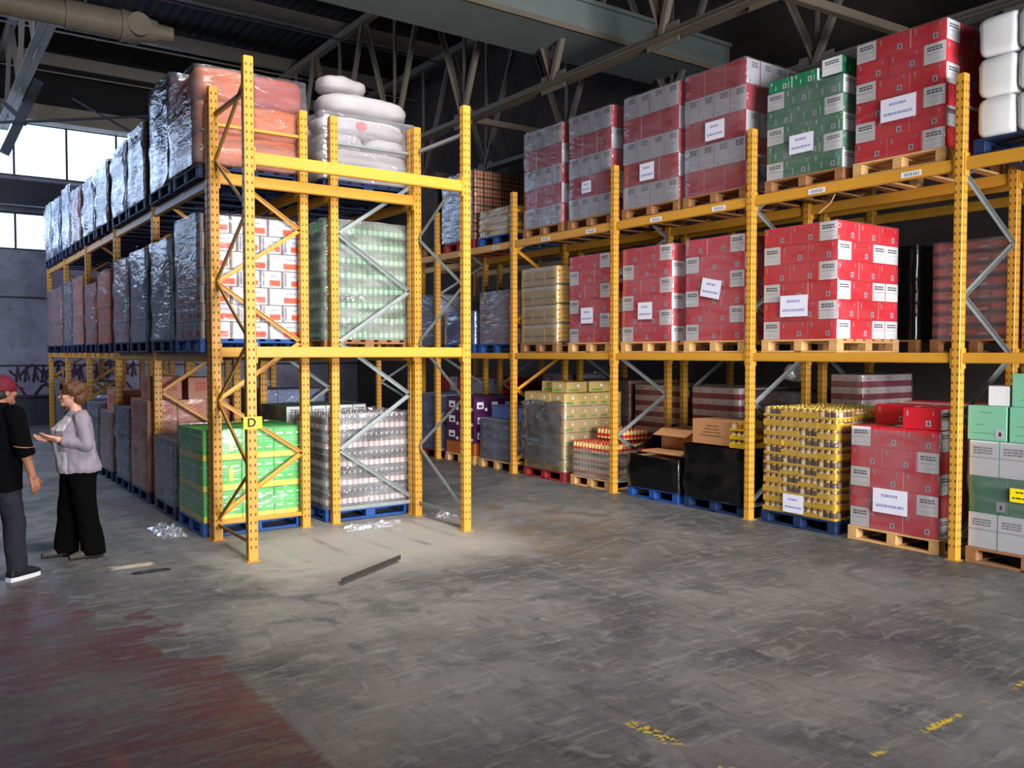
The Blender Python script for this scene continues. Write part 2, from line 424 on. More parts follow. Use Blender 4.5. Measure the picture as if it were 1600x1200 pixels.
mb = MB(); mb.box(XL, XR, YF-.45, YF-.05, 8.02, 8.4, 'steel_pale'); mb.box(XL, XR, YF-.55, YF-.05, 7.95, 8.02, 'steel_paint'); mb.box(XL, XR, YF-.3, YF-.05, 8.4, ZR, 'roof_dark'); struct('trim_2', mb)  # end beam, plus a dark panel painting shade over the upper wall
mb = MB(); mb.box(XL, XR, YF-.35, YF-.05, 5.75, 6.4, 'frame_dark'); struct('trim_3', mb)

# roof steel: purlins along x, lattice trusses along y, a deep girder across
i = 3
for k in range(8):
    y = 3.3+3.2*k
    mb = MB(); mb.box(XL, XR, y-.05, y+.05, 9.5, 9.8, 'steel_paint'); mb.box(XL, XR, y-.09, y+.09, 9.47, 9.5, 'steel_paint')
    mb.tube([(XL, y-.6, 9.15), (XR, y-.6, 9.15)], .022, 'steel_paint', 6)
    i += 1; struct('trim_%d' % i, mb)
def truss(x, zb, zt, nodes, mat, y0, y1):
    global i
    i += 1
    r = tag(empty('trim_%d' % i, (x, y0, zb)), kind='structure')
    def part(name, fn):
        q = MB(); fn(q); o = q.build(name, r, (-x, -y0, -zb)); return o
    for s in (-1, 1):
        part('bottom_chord', lambda q: q.angle((x+s*.07, y0, zb), (x+s*.07, y1, zb), .13, .02, mat))
    part('top_chord', lambda q: q.bar((x, y0, zt), (x, y1, zt), .16, .16, mat))
    for a, b in zip(nodes[:-1], nodes[1:]):
        mid = (a+b)/2
        part('diagonal', lambda q: q.angle((x, a, zb), (x, mid, zt), .08, .015, mat))
        part('diagonal', lambda q: q.angle((x, b, zb), (x, mid, zt), .08, .015, mat))
    for a in nodes:
        part('vertical', lambda q: q.angle((x+.02, a, zb), (x+.02, a, zt), .07, .015, mat))
        def gus(q):
            q.box(x-.012, x+.012, a-.3, a+.3, zb-.08, zb+.2, mat)
            for k in range(5): q.box(x-.1, x-.085, a-.25+.12*k, a-.225+.12*k, zb-.015, zb+.015, 'steel_pale')
        part('gusset_plate', gus)
    return r
truss(8.62, 6.2, 9.4, [-1.8, 1.1, 4.0, 6.77, 8.55, 11.0, 13.72, 16.5, 19.3, 22.1], 'steel_pale', -3, 25.5)
truss(11.3, 6.2, 9.4, [-1, 2, 5, 8, 11, 14, 17, 20], 'steel_paint', -3, 25.5)
truss(2.15, 7.6, 9.4, [15.8, 18.6, 21.4, 24.2], 'steel_paint', 13, 25.5)
for (xa, ya, xb, yb, za, zb) in ((8.62, 6.77, 11.3, 6.6, 6.25, 6.25), (8.62, 13.72, 11.3, 13.72, 6.25, 6.25)):
    mb = MB(); mb.angle((xa, ya, za), (xb, yb, zb), .1, .015, 'steel_pale'); i += 1; struct('trim_%d' % i, mb)
mb = MB(); y = 10.4; z0 = 6.88
mb.box(1.0, XR, y, y+1.2, z0, z0+.05, 'girder_green'); mb.box(1.0, XR, y+.04, y+.08, z0+.05, z0+.5, 'girder_green'); mb.box(1.0, XR, y-.02, y+1.2, z0+.5, z0+.56, 'girder_green')
mb.box(1.0, XR, y-.03, y+.02, z0, z0+.08, 'steel_pale')
i += 1; struct('trim_%d' % i, mb)
# sagging tie rods in front of the end windows and a dark brace
for pts, r in (([(1.0, 21, 6.6), (2.6, 21, 6.9), (5.5, 21, 7.5)], .03), ([(3.2, 21.5, 7.6), (6, 21.5, 6.3)], .025), ):
    mb = MB(); mb.tube(pts, r, 'frame_dark', 6); i += 1; struct('trim_%d' % i, mb)
mb = MB(); mb.bar((2.6, 22, 8.0), (1.9, 22, 6.3), .16, .2, 'frame_dark'); mb.bar((1.9, 22, 7.4), (2.35, 22, 7.0), .1, .1, 'frame_dark'); i += 1; struct('trim_%d' % i, mb)
# ceiling pipe with a flanged tee at its end
pr = empty('overhead_pipe', (1.0, 12.3, 6.15), 'pale dusty overhead pipe ending in a flanged tee, above the left aisle', 'pipe')
def ch(name, fn, root, mat=None):
    q = MB(); fn(q); return q.build(name, root, -V(root.location))
ch('pipe_run', lambda q: q.tube([(-2.5, 12.35, 6.2), (2.3, 12.25, 6.2)], .16, 'pipe_paint', 16), pr)
ch('sleeve', lambda q: q.tube([(1.75, 12.26, 6.2), (2.4, 12.25, 6.2)], .185, 'pipe_paint', 16), pr)
ch('tee', lambda q: (q.tube([(2.4, 12.25, 6.2), (2.85, 12.24, 6.2)], [.21, .14], 'pipe_paint', 16), q.tube([(2.6, 12.05, 6.2), (2.6, 12.5, 6.2)], .15, 'pipe_paint', 14)), pr)
ch('flange', lambda q: q.tube([(2.85, 12.24, 6.2), (3.05, 12.24, 6.2)], [.11, .1], 'pipe_paint', 14), pr)
for hx in (.6, 2.0): ch('hanger', lambda q: q.bar((hx, 12.3, 6.3), (hx, 12.3, 9.6), .03, .03, 'dark_steel'), pr)

# ------------------------------------------------------------------ racking
PW, PD = .09, .08
MCACHE = {}
def post_mesh(h, mat):
    k = ('post', h, mat)
    if k not in MCACHE:
        q = MB(); q.cbox(-PW/2, PW/2, -PD/2, PD/2, 0, h, mat, .006); q.box(-.065, .065, -.06, .06, 0, .008, 'rack_dirty')
        z = .12
        while z < h-.05:
            for s in (-1, 1):
                c = s*.022
                q.quad([(c-.009, -PD/2-.001, z), (c+.009, -PD/2-.001, z), (c+.007, -PD/2-.001, z+.026), (c-.007, -PD/2-.001, z+.026)], 'rack_hole')
                q.quad([(-PW/2-.001, c+.009, z), (-PW/2-.001, c-.009, z), (-PW/2-.001, c-.007, z+.026), (-PW/2-.001, c+.007, z+.026)], 'rack_hole')
            z += .075
        MCACHE[k] = q.mesh('post')
    return MCACHE[k]
def frame(root, a, b, h, bmat, ph, pm='rack_yellow', step=.6, top=True, n=99):
    """upright frame between base points a and b (xy)"""
    R = V(root.location); a = V((a[0], a[1], 0)); b = V((b[0], b[1], 0)); d = (b-a).normalized()
    f = empty('upright_frame', -R, parent=root)
    for p in (a, b): place('post', post_mesh(h, pm), f, p)
    off = PW/2 if abs(d.x) > .5 else PD/2
    z = .22; side = ph; L, Rr = a+d*off, b-d*off
    def br(p, q2):
        mb = MB(); mb.angle(p, q2, .034, .006, bmat, up=d.cross(V((0, 0, 1)))); mb.build('brace', f)
    br(L+V((0, 0, .16)), Rr+V((0, 0, .16)))
    while z+step < h-.1 and n > 0:
        p, q2 = (L, Rr) if side else (Rr, L)
        br(p+V((0, 0, z)), q2+V((0, 0, z+step))); z += step; side = 1-side; n -= 1
    if top: br(L+V((0, 0, h-.28)), Rr+V((0, 0, h-.28)))
    return f
def beam(root, p, q2, z0, z1, labels=(), mat='rack_yellow', face=None):
    """box beam with a stepped profile and end connectors; p,q2 = xy ends (faces of the posts)"""
    R = V(root.location); mb = MB(); p = V((p[0], p[1])); q2 = V((q2[0], q2[1])); alongx = abs(q2.x-p.x) > abs(q2.y-p.y)
    w = .045
    if alongx:
        mb.cbox(p.x, q2.x, p.y-w/2, p.y+w/2, z0, z1, mat, .006); mb.box(p.x, q2.x, p.y-w/2-.006, p.y-w/2, z0+.01, z0+(z1-z0)*.62, mat)
        for x, s in ((p.x, 1), (q2.x, -1)): mb.box(min(x, x+s*.012), max(x, x+s*.012), p.y-.04, p.y+.04, z0-.05, z1+.04, mat)
    else:
        mb.cbox(p.x-w/2, p.x+w/2, p.y, q2.y, z0, z1, mat, .006); mb.box(p.x-w/2-.006, p.x-w/2, p.y, q2.y, z0+.01, z0+(z1-z0)*.62, mat)
        for y, s in ((p.y, 1), (q2.y, -1)): mb.box(p.x-.04, p.x+.04, min(y, y+s*.012), max(y, y+s*.012), z0-.05, z1+.04, mat)
    o = mb.build('beam', root, -R)
    for y in labels:
        g = MB(); x = p.x-w/2-.009
        g.box(x, x+.002, y-.1, y+.1, z0+.02, z0+.075, 'white_card')
        for k in range(7): g.box(x-.001, x, y-.08+.022*k, y-.07+.022*k+.004*(k % 2), z0+.03, z0+.062, 'ink_soft')
        t = g.build('bar_code_label', o); t['label'] = 'white bar code sticker'
    return o
ZL0, ZL1, ZU0, ZU1 = 1.81, 1.905, 3.55, 3.665
# right hand rack, front row
rx0, rx1 = 7.845, 8.875
RY = [1.67, 4.02, 6.37, 8.66, 11.0, 13.36, 15.72]
rr = empty('pallet_rack', (rx0, RY[0], 0), 'long yellow pallet rack down the right side of the aisle, full of red cartons', 'rack')
for k, y in enumerate(RY): frame(rr, (rx0, y), (rx1, y), 4.42, 'rack_yellow' if k in (4, ) else 'galvanised', (0, 1, 1, 0, 1, 0, 1)[k], step=.55)
for k in range(len(RY)-1):
    a, b = RY[k]+PD/2, RY[k+1]-PD/2
    for x in (rx0, rx1):
        beam(rr, (x, a), (x, b), ZL0, ZL1); beam(rr, (x, a), (x, b), ZU0, ZU1, labels=(a+.42, a+1.45) if x == rx0 and k < 5 else ())
# right hand rack, back row behind it
bx0, bx1 = 9.2, 10.2
rb = empty('pallet_rack', (bx0, RY[0], 0), 'dim pallet rack standing back to back behind the right rack, against the dark wall', 'rack')
for k, y in enumerate(RY): frame(rb, (bx0, y), (bx1, y), 4.42, 'galvanised', k % 2, step=.55, n=4, pm='rack_dirty')
for k in range(len(RY)-1):
    a, b = RY[k]+PD/2, RY[k+1]-PD/2
    for x in (bx0, bx1):
        for z0, z1 in ((ZL0, ZL1), (ZU0, ZU1)): beam(rb, (x, a), (x, b), z0, z1, mat='rack_dirty')
# left double rack
LY = [8.89, 11.22, 13.56, 15.96, 18.3, 20.6]
ax0, ax1, cx0, cx1 = 2.565, 3.545, 3.895, 4.875
ra = empty('pallet_rack', (ax0, LY[0], 0), 'yellow pallet rack along the left aisle beside the two people', 'rack')
rc = empty('pallet_rack', (cx0, LY[0], 0), 'yellow pallet rack back to back behind the left aisle rack, sacks on top', 'rack')
for k, y in enumerate(LY):
    frame(ra, (ax0, y), (ax1, y), 4.5, 'rack_yellow', 1 if k == 0 else k % 2)
    frame(rc, (cx0, y), (cx1, y), 4.5, 'galvanised', 0)
for k in range(len(LY)-1):
    a, b = LY[k]+PD/2, LY[k+1]-PD/2
    for r, xs in ((ra, (ax0, ax1)), (rc, (cx0, cx1))):
        for x in xs:
            beam(r, (x, a), (x, b), ZL0, ZL1); beam(r, (x, a), (x, b), ZU0+.02, ZU1+.02)
# empty cross bay at the end of the double rack
fy0, fy1 = 7.72, 8.78
re = empty('pallet_rack', (ax0, fy0, 0), 'empty yellow rack bay standing crosswise in front of the left racks', 'rack')
frame(re, (ax0, fy0), (ax0, fy1), 4.56, 'rack_dirty', 0); frame(re, (cx1, fy0), (cx1, fy1), 4.5, 'galvanised', 1)
for y in (fy0, fy1):
    beam(re, (ax0+PW/2, y), (cx1-PW/2, y), 1.86, 1.96); beam(re, (ax0+PW/2, y), (cx1-PW/2, y), 3.6, 3.715)
sg = empty('rack_sign', (ax0, fy0-PD/2-.012, 1.27), 'bright yellow plate with a dark letter D on the front left rack post', 'sign')
q = MB(); q.cbox(-.085, .085, -.004, .004, -.055, .055, 'sign_yellow', .002); q.build('plate', sg)
cu = bpy.data.curves.new('letter', 'FONT'); cu.body = 'D'; cu.size = .11; cu.extrude = .001; cu.offset = .004; cu.align_x = 'CENTER'; cu.align_y = 'CENTER'
cu.materials.append(MATS['ink']); tmp = bpy.data.objects.new('letter_curve', cu); COL.objects.link(tmp)
me = bpy.data.meshes.new_from_object(tmp.evaluated_get(bpy.context.evaluated_depsgraph_get())); bpy.data.objects.remove(tmp)
lt = place('letter', me, sg, (-.012, -.0055, 0)); lt.rotation_euler = (math.pi/2, 0, 0)

# ------------------------------------------------------------------ pallets and loads
def pallet_meshes(W, D, mat):
    k = ('pallet', round(W, 3), round(D, 3), mat)
    if k not in MCACHE:
        d = MB(); n = 7; bw = D*.1
        for j in range(n):
            x = -D/2+(D-bw)*j/(n-1); d.cbox(x, x+bw, -W/2, W/2, .122, .144, mat, .003)
        for y in (-W/2, -.05, W/2-.1): d.cbox(-D/2+.002, D/2-.002, y, y+.1, .1, .121, mat, .003)
        b = MB(); b.cbox(-.06, .06, -.05, .05, .022, .0995, mat, .004)
        s = MB(); s.cbox(-D/2, D/2, -.05, .05, 0, .0215, mat, .003)
        e = MB(); e.cbox(-.05, .05, -W/2+.101, W/2-.101, .001, .021, mat, .003)
        MCACHE[k] = (d.mesh('deck'), b.mesh('block'), s.mesh('skid'), e.mesh('skid'))
    return MCACHE[k]
PAL = {'wood': ('wood', 'bare wooden'), 'brown': ('wood_dark', 'brown wooden'), 'blue': ('pallet_blue', 'blue painted'), 'navy': ('pallet_navy', 'dark blue painted'), 'red': ('pallet_red', 'red painted')}
def pallet(kind, x0, x1, y0, y1, z, label, parts=True):
    W, D = y1-y0, x1-x0
    mat, word = PAL[kind]
    o = empty('pallet', ((x0+x1)/2, (y0+y1)/2, z), '%s pallet under %s' % (word, label), 'pallet', 'pallets under the stored goods')
    d, b, s, e = pallet_meshes(W, D, mat)
    place('deck', d, o)
    for y in (-W/2+.05, 0, W/2-.05):
        if parts:
            for x in (-D/2+.061, 0, D/2-.061): place('block', b, o, (x, y, 0))
        else: place('block', b, o, (-D/2+.061, y, 0))
        place('skid', s, o, (0, y, 0))
    if parts: place('skid', e, o, (-D/2+.05, 0, 0))
    return o

def txt(u0, u1, v0, v1, mat, rows=2, rg=random):
    """broken dark strokes that read as lines of print"""
    r = []; h = (v1-v0)/rows
    for k in range(rows):
        u = u0
        while u < u1-.004:
            w = min(rg.uniform(.018, .05), u1-u); r.append((u, u+w, v0+k*h+h*.2, v0+k*h+h*.72, mat)); u += w+.007
    return r
def prints(style, kind, w, h):
    """-> base material, printed rectangles (u0,u1,v0,v1,mat)"""
    rg = random.Random(style+kind)
    if style in ('red', 'green', 'palegreen'):
        base = {'red': 'red_card', 'green': 'green_card', 'palegreen': 'palegreen_card'}[style]
        if kind == 'E' and style != 'palegreen':
            return 'white_card', txt(.16*w, .84*w, .6*h, .84*h, 'ink', 2, rg)+[(.08*w, .92*w, .46*h, .475*h, 'ink_soft'), (.08*w, .92*w, .2*h, .207*h, 'ink_soft')]
        p = [(w*.62, w*.62+.05, h*.16, h*.16+.055, 'grey_and_shaded_card'), (w*.62+.017, w*.62+.033, h*.16+.012, h*.16+.042, 'ink')]
        p += [(w*.1, w*.1+.018, h*.62, h*.88, 'pink_grey' if style == 'red' else 'pale_glass'), (w*.8, w*.83, h*.7, h*.9, 'pink_grey' if style == 'red' else 'pale_glass')]
        if style == 'palegreen': p = [(w*.35, w*.62, h*.8, h*.815, 'green_card'), (w*.2, w*.42, h*.45, h*.462, 'green_card'), (w*.15, w*.9, h*.2, h*.212, 'green_card'), (w*.72, w*.95, h*.08, h*.34, 'grey_and_shaded_card'), (w*.8, w*.87, h*.14, h*.26, 'ink')]
        if style == 'green': p += [(w*.86, w*.9, h*.1, h*.6, 'pale_glass'), (w*.3, w*.34, h*.15, h*.5, 'pale_glass')]
        return base, p
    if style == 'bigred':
        if kind == 'E': return 'grey_and_shaded_card', txt(.38*w, .86*w, .66*h, .9*h, 'ink', 3, rg)+[(.0, .012, 0, h, 'grey_and_shaded_card'), (.2*w, .3*w, .1*h, .16*h, 'ink_soft')]  # white ends greyed: the upper row's shade is put into the colour
        return 'red_card_shaded', [(w*.7, w*.72, h*.2, h*.42, 'pink_grey')]  # red darkened likewise, shade painted into the carton
    if style == 'whitegreen':
        if kind == 'E': return 'white_card', txt(.15*w, .8*w, .62*h, .84*h, 'ink_soft', 3, rg)+[(.0, w, .52*h, .535*h, 'ink_soft')]
        return 'palegreen_card', []
    if style == 'orange_logo':
        return 'soft_white', [(.44*w, .94*w, .12*h, .46*h, 'orange_ink')]+txt(.5*w, .9*w, .2*h, .4*h, 'red_ink', 1, rg)+txt(.5*w, .8*w, .66*h, .76*h, 'ink_soft', 1, rg)+[(.0, .02, 0, h, 'seam'), (0, w, h*.97, h, 'seam'), (.03, .05, .1*h, .9*h, 'ink_soft' if kind == 'E' else 'white_card')]
    if style == 'kraft_red':
        return 'kraft_pink', txt(.2*w, .85*w, .38*h, .78*h, 'red_ink', 4, rg)
    if style == 'kraft_green':
        return 'kraft_lime', [(.1*w, .6*w, .12*h, .3*h, 'leaf_ink'), (.5*w, .62*w, .5*h, .72*h, 'white_card'), (0, w, .96*h, h, 'kraft_dark')]
    if style == 'lime':
        b = [(0, w, 0, .2*h, 'band_yellow'), (0, w, .98*h, h, 'glass_green')]
        for q in (.06, .38, .7): b += txt((q+.02)*w, (q+.24)*w, .74*h, .86*h, 'white_card', 1, rg)+txt(q*w, (q+.26)*w, .5*h, .68*h, 'pale_glass', 2, rg)+txt((q+.04)*w, (q+.22)*w, .32*h, .4*h, 'white_card', 1, rg)
        return 'lime_card', b+([(.66*w, .78*w, .3*h, .72*h, 'band_yellow'), (.69*w, .75*w, .72*h, .82*h, 'band_yellow')] if kind == 'E' else [])
    if style == 'stripe': return 'stripe_grey', [(0, w, 0, .48*h, 'stripe_red')]+txt(.3*w, .6*w, .6*h, .82*h, 'pink_grey', 2, rg)
    if style == 'rust': return 'tray_rust', [(0, w, 0, .3*h, 'blackish'), (.1*w, .55*w, .45*h, .85*h, 'tray_orange'), (.62*w, .92*w, .38*h, .55*h, 'pink_grey')]
    if style == 'copper': return 'dark_brick', [(w*(.06+.31*k), w*(.3+.31*k), h*(.1+.45*j), h*(.46+.45*j), 'copper') for k in range(3) for j in range(2)]
    if style == 'brick': return 'dark_brick', [(0, w, 0, .1*h, 'blackish')]
    if style == 'purple': return 'purple', [(.2*w, .65*w, .25*h, .7*h, 'white_card'), (.3*w, .55*w, .35*h, .5*h, 'purple'), (.74*w, .9*w, .1*h, .3*h, 'white_card')]
    if style == 'yellowbox':
        if kind == 'L': return 'kraft_lime', txt(.1*w, .9*w, .3*h, .46*h, 'slate_card', 1, rg)+[(0, w, .0, .05*h, 'kraft_dark'), (.05*w, .95*w, .82*h, .95*h, 'pale_print')]
        return 'box_yellow', [(0, w, .02*h, .12*h, 'ink')]+[q for k in range(3) for q in ((0, w, (.3+.24*k)*h, (.32+.24*k)*h, 'kraft_dark'), (.05*w, .25*w, (.2+.24*k)*h, (.28+.24*k)*h, 'red_ink'))]
    if style == 'pink': return 'pink_grey', txt(.2*w, .6*w, .3*h, .6*h, 'red_ink', 1, rg)+[(0, w, .96*h, h, 'ink_soft')]
    if style == 'kraft': return 'kraft', [(0, w, .49*h, .51*h, 'kraft_dark')] if kind == 'E' else []
    if style == 'orange': return 'orange_sack', [(0, w, .94*h, h, 'kraft_dark')]
    if style == 'slate': return 'slate_card', [(0, w, .95*h, h, 'blackish'), (.3*w, .6*w, .3*h, .6*h, 'grey_and_shaded_card')]
    if style == 'blue': return 'blue_card', [(0, w, .95*h, h, 'frame_dark')]
    if style == 'silver': return 'silver_blue', [(0, w, .95*h, h, 'slate_card')]
    if style == 'brown': return 'kraft_dark', [(0, w, .95*h, h, 'blackish')]
    if style == 'whiteplain': return 'white_card', [(0, w, .97*h, h, 'seam')]
    if style == 'redplain': return 'red_card', []
    return 'kraft', []
def carton_mesh(style, sx, sy, h, ori):
    """ori 'y': long faces look along +-x; 'x': long faces look along +-y"""
    k = (style, round(sx, 3), round(sy, 3), round(h, 3), ori)
    if k in MCACHE: return MCACHE[k]
    q = MB(); kx, ky = ('L', 'E') if ori == 'y' else ('E', 'L')
    bx, px = prints(style, kx, sy, h); by, py = prints(style, ky, sx, h); bl = prints(style, 'L', 1, 1)[0]
    q.cbox(-sx/2, sx/2, -sy/2, sy/2, 0, h, {'x': bx, 'X': bx, 'y': by, 'Y': by, 'd': bl}, .004)
    e = .0012
    for u0, u1, v0, v1, mt in px:
        e += .0001
        q.quad([(-sx/2-e, sy/2-u0, v0), (-sx/2-e, sy/2-u1, v0), (-sx/2-e, sy/2-u1, v1), (-sx/2-e, sy/2-u0, v1)], mt)
    for u0, u1, v0, v1, mt in py:
        e += .0001
        q.quad([(-sx/2+u0, -sy/2-e, v0), (-sx/2+u1, -sy/2-e, v0), (-sx/2+u1, -sy/2-e, v1), (-sx/2+u0, -sy/2-e, v1)], mt)
    q.box(-sx/2+.01, sx/2-.01, -.02, .02, h, h+.0006, 'seam')
    MCACHE[k] = q.mesh('carton'); return MCACHE[k]

# unit goods that are not cartons -------------------------------------------------
def can_pack(sx, sy, h, v):
    k = ('cans', round(sx, 3), round(sy, 3), round(h, 3), v)
    if k in MCACHE: return MCACHE[k]
    q = MB(); th = h*(.24, .62, .46)[v % 3]
    q.box(-sx/2, sx/2, -sy/2, sy/2, 0, .008, 'tray_yellow')
    for a in (-1, 1):
        q.box(a*sx/2-.004, a*sx/2+.004, -sy/2, sy/2, 0, th, 'tray_yellow'); q.box(-sx/2, sx/2, a*sy/2-.004, a*sy/2+.004, 0, th, 'tray_yellow')
    n, m2 = max(2, round(sx/.075)), max(2, round(sy/.075)); rg = random.Random(v)
    for a in range(n):
        for b in range(m2):
            if 0 < a < n-1 and 0 < b < m2-1: continue
            cx, cy = -sx/2+sx*(a+.5)/n, -sy/2+sy*(b+.5)/m2; r = min(sx/n, sy/m2)*.47
            c = rg.choice(['jar_cream', 'jar_amber', 'jar_cream', 'jar_brown'])
            q.lathe(cx, cy, [(r*.9, .01), (r, .02, c), (r, h*.72, 'jar_amber'), (r*.8, h*.8, 'cap_gold'), (r*.85, h*.82, 'cap_gold'), (r*.85, h*.97, 'cap_gold')], c, 9)
    MCACHE[k] = q.mesh('pack'); return MCACHE[k]
def bottle_pack(sx, sy, h, v, cols=('bottle_dark', 'bottle_label', 'bottle_tag', 'cap_silver')):
    k = ('bottle', round(sx, 3), round(sy, 3), round(h, 3), v, cols)
    if k in MCACHE: return MCACHE[k]
    q = MB(); n, m2 = max(2, round(sx/.075)), max(2, round(sy/.075)); rg = random.Random(v)
    q.box(-sx/2, sx/2, -sy/2, sy/2, 0, .006, 'ink')
    for a in range(n):
        for b in range(m2):
            if 0 < a < n-1 and 0 < b < m2-1: continue
            cx, cy = -sx/2+sx*(a+.5)/n, -sy/2+sy*(b+.5)/m2; r = min(sx/n, sy/m2)*.47
            q.lathe(cx, cy, [(r*.9, .006), (r, .02), (r, h*.2, cols[1]), (r, h*.46, cols[2]), (r, h*.5, cols[0]), (r*.95, h*.62, cols[0]), (r*.45, h*.82, cols[3]), (r*.45, h*.96, cols[3])], cols[0], 9)
    MCACHE[k] = q.mesh('pack'); return MCACHE[k]
def pillow(sx, sy, sz, v, mat, pw=3.0, amp=.02, nm='sack', patch=None, er=.5, ez=.6):
    k = ('pillow', round(sx, 3), round(sy, 3), round(sz, 3), v, mat, pw, nm, patch, er, ez)
    if k in MCACHE: return MCACHE[k]
    q = MB(); P = []; nu, nv = 14, 28
    sp = lambda t, e: math.copysign(abs(t)**e, t)
    for a in range(nu+1):
        ph = -math.pi/2+math.pi*a/nu; R = []
        for b in range(nv):
            t = 2*math.pi*b/nv; e = 2/pw
            p = V((sx/2*sp(math.cos(ph), er)*sp(math.cos(t), e), sy/2*sp(math.cos(ph), er)*sp(math.sin(t), e), sz/2*sp(math.sin(ph), ez)))
            d = noise.noise(p*7+V((v*3.1, 0, 0)))*amp+noise.noise(p*19+V((0, v*2.3, 0)))*amp*.4
            p += p.normalized()*d; p.z += sz/2; p.z = max(p.z, 0.0)
            R.append(p)
        P.append(R)
    q.grid(P, mat, True, True)
    if patch: 
        pts = [(-.07+.14*math.sin(t)*.5, -sy/2-amp*.6, sz*.5+.05*math.cos(t)) for t in [2*math.pi*z/9 for z in range(9)]]
        q.quad(pts, patch)
    MCACHE[k] = q.mesh(nm); return MCACHE[k]
def film_mesh(W, D, h, mat, seed, top=True, gap=.012, amp=.012, lip=.0):
    q = MB(); rg = random.Random(seed); nh, hx, hy = 10, 8, 8
    per = []
    c = .03
    xs, ys = D/2+gap, W/2+gap
    def side(p, r2, n): return [(p[0]+(r2[0]-p[0])*t/n, p[1]+(r2[1]-p[1])*t/n) for t in range(n)]
    cs = [(-xs+c, -ys), (xs-c, -ys), (xs, -ys+c), (xs, ys-c), (xs-c, ys), (-xs+c, ys), (-xs, ys-c), (-xs, -ys+c)]
    for a in range(8): per += side(cs[a], cs[(a+1) % 8], (hx, 1, hy, 1, hx, 1, hy, 1)[a])
    P = []
    for b in range(nh+1):
        z = -lip+(h+lip)*b/nh; R = []
        for (x, y) in per:
            n_ = V((x/xs, y/ys, 0)).normalized()
            d = max(-gap*.7, noise.noise(V((x*3+seed, y*3, z*5)))*amp*1.6+noise.noise(V((x*9, y*9+seed, z*14)))*amp*.5)
            R.append((x+n_.x*d, y+n_.y*d, z+(noise.noise(V((x*4, y*4, seed)))*.015 if b == nh else 0)))
        P.append(R)
    q.grid(P, mat, True, True)
    if top:
        T = []
        for s in (1, .9, .72): T.append([(x*s, y*s, h+.008*(s < 1)+noise.noise(V((x*s*5, y*s*5, seed)))*.012) for (x, y, _) in [(p[0], p[1], 0) for p in P[-1]]])
        T[0] = P[-1]
        q.grid(T, mat, True, True)
    return q.mesh('stretch_film')

SEED = [100]
def items_fill(root, W, D, z, h, front, side, style, cs=(.38, .24), fill=False, jig=.004, n_side=True):
    """one layer of cartons: front row at -x (left to right = far to near), then the -y side, then the inside of the top layer"""
    k = W/sum(cs[0] if c == 'L' else cs[1] for c in front)
    y = W/2; dep = []
    for c in front:
        w = (cs[0] if c == 'L' else cs[1])*k; d = cs[1] if c == 'L' else cs[0]
        place('carton', carton_mesh(style, d-.003, w-.004, h-.003, 'y' if c == 'L' else 'x'), root, (-D/2+d/2+random.uniform(-jig, jig), y-w/2, z)); y -= w; dep.append(d)
    x = -D/2+dep[-1]+.004; k2 = (D/2-x)/sum(cs[0] if c == 'L' else cs[1] for c in side)
    for c in side:
        w = (cs[0] if c == 'L' else cs[1])*k2; d = cs[1] if c == 'L' else cs[0]
        place('carton', carton_mesh(style, w-.004, d-.003, h-.003, 'x' if c == 'L' else 'y'), root, (x+w/2, -W/2+d/2+random.uniform(-jig, jig)*.7, z)); x += w
    if fill:
        xa = -D/2+max(dep)+.006; ya = -W/2+max(cs)+.006; nx_, ny_ = max(1, round((D/2-xa)/cs[0])), max(1, round((W/2-ya)/cs[1]))
        for a in range(nx_):
            for b in range(ny_):
                place('carton', carton_mesh(style, (D/2-xa)/nx_-.004, (W/2-ya)/ny_-.004, h-.003, 'x'), root, (xa+(D/2-xa)*(a+.5)/nx_, ya+(W/2-ya)*(b+.5)/ny_, z))
def grid_fill(root, W, D, z, h, ny, nx_, meshfn, name, fill=False, jig=.004):
    for b in range(ny):
        for a in range(nx_):
            if not fill and a > 0 and b > 0: continue
            me = meshfn(D/nx_-.004, W/ny-.004, h-.003, random.randrange(3))
            place(name, me, root, (-D/2+D*(a+.5)/nx_+random.uniform(-jig, jig)*.5, -W/2+W*(b+.5)/ny+random.uniform(-jig, jig)*.5, z))
def notice(root, W, D, u, v, w=.27, h=.2, rot=0, face='x', mat='notice_paper', ink='notice_ink', name='notice'):
    q = MB(); q.box(-.0007, .0007, -w/2, w/2, -h/2, h/2, mat)
    for u0, u1, v0, v1, mt in txt(-w*.25, w*.22, h*.12, h*.34, ink, 1)+txt(-w*.4, w*.4, -h*.3, -h*.08, ink, 1): q.box(-.0014, -.0007, -u1, -u0, v0, v1, mt)
    o = q.build(name, root, (-D/2-.03, W/2-u, v) if face == 'x' else (u-D/2, -W/2-.03, v)); o.rotation_euler = (rot, 0, 0) if face == 'x' else (0, rot, math.pi/2)
    o['label'] = 'paper sheet with a handwritten note'
def load(label, x0, x1, y0, y1, z0, build, hgt, pal='wood', film='film_clear', cat='pallet load', plabel=None, name='wrapped_load', parts=True, top=False, amp=.012, group='wrapped loads on the racks', inset=.0, flm=1.0, gap=.012):
    """pallet (its own thing) plus the load that stands on it"""
    pallet(pal, x0, x1, y0, y1, z0, plabel or 'the '+label.split(',')[0], parts)
    zb = z0+.1445; W, D = y1-y0-2*inset-.03, x1-x0-.03
    r = empty(name, ((x0+x1)/2, (y0+y1)/2, zb), label, cat, group)
    build(r, W, D)
    SEED[0] += 1
    if film: place('stretch_film', film_mesh(W, D, hgt*flm, film, SEED[0], top, gap, amp), r, (0, 0, .001))
    return r
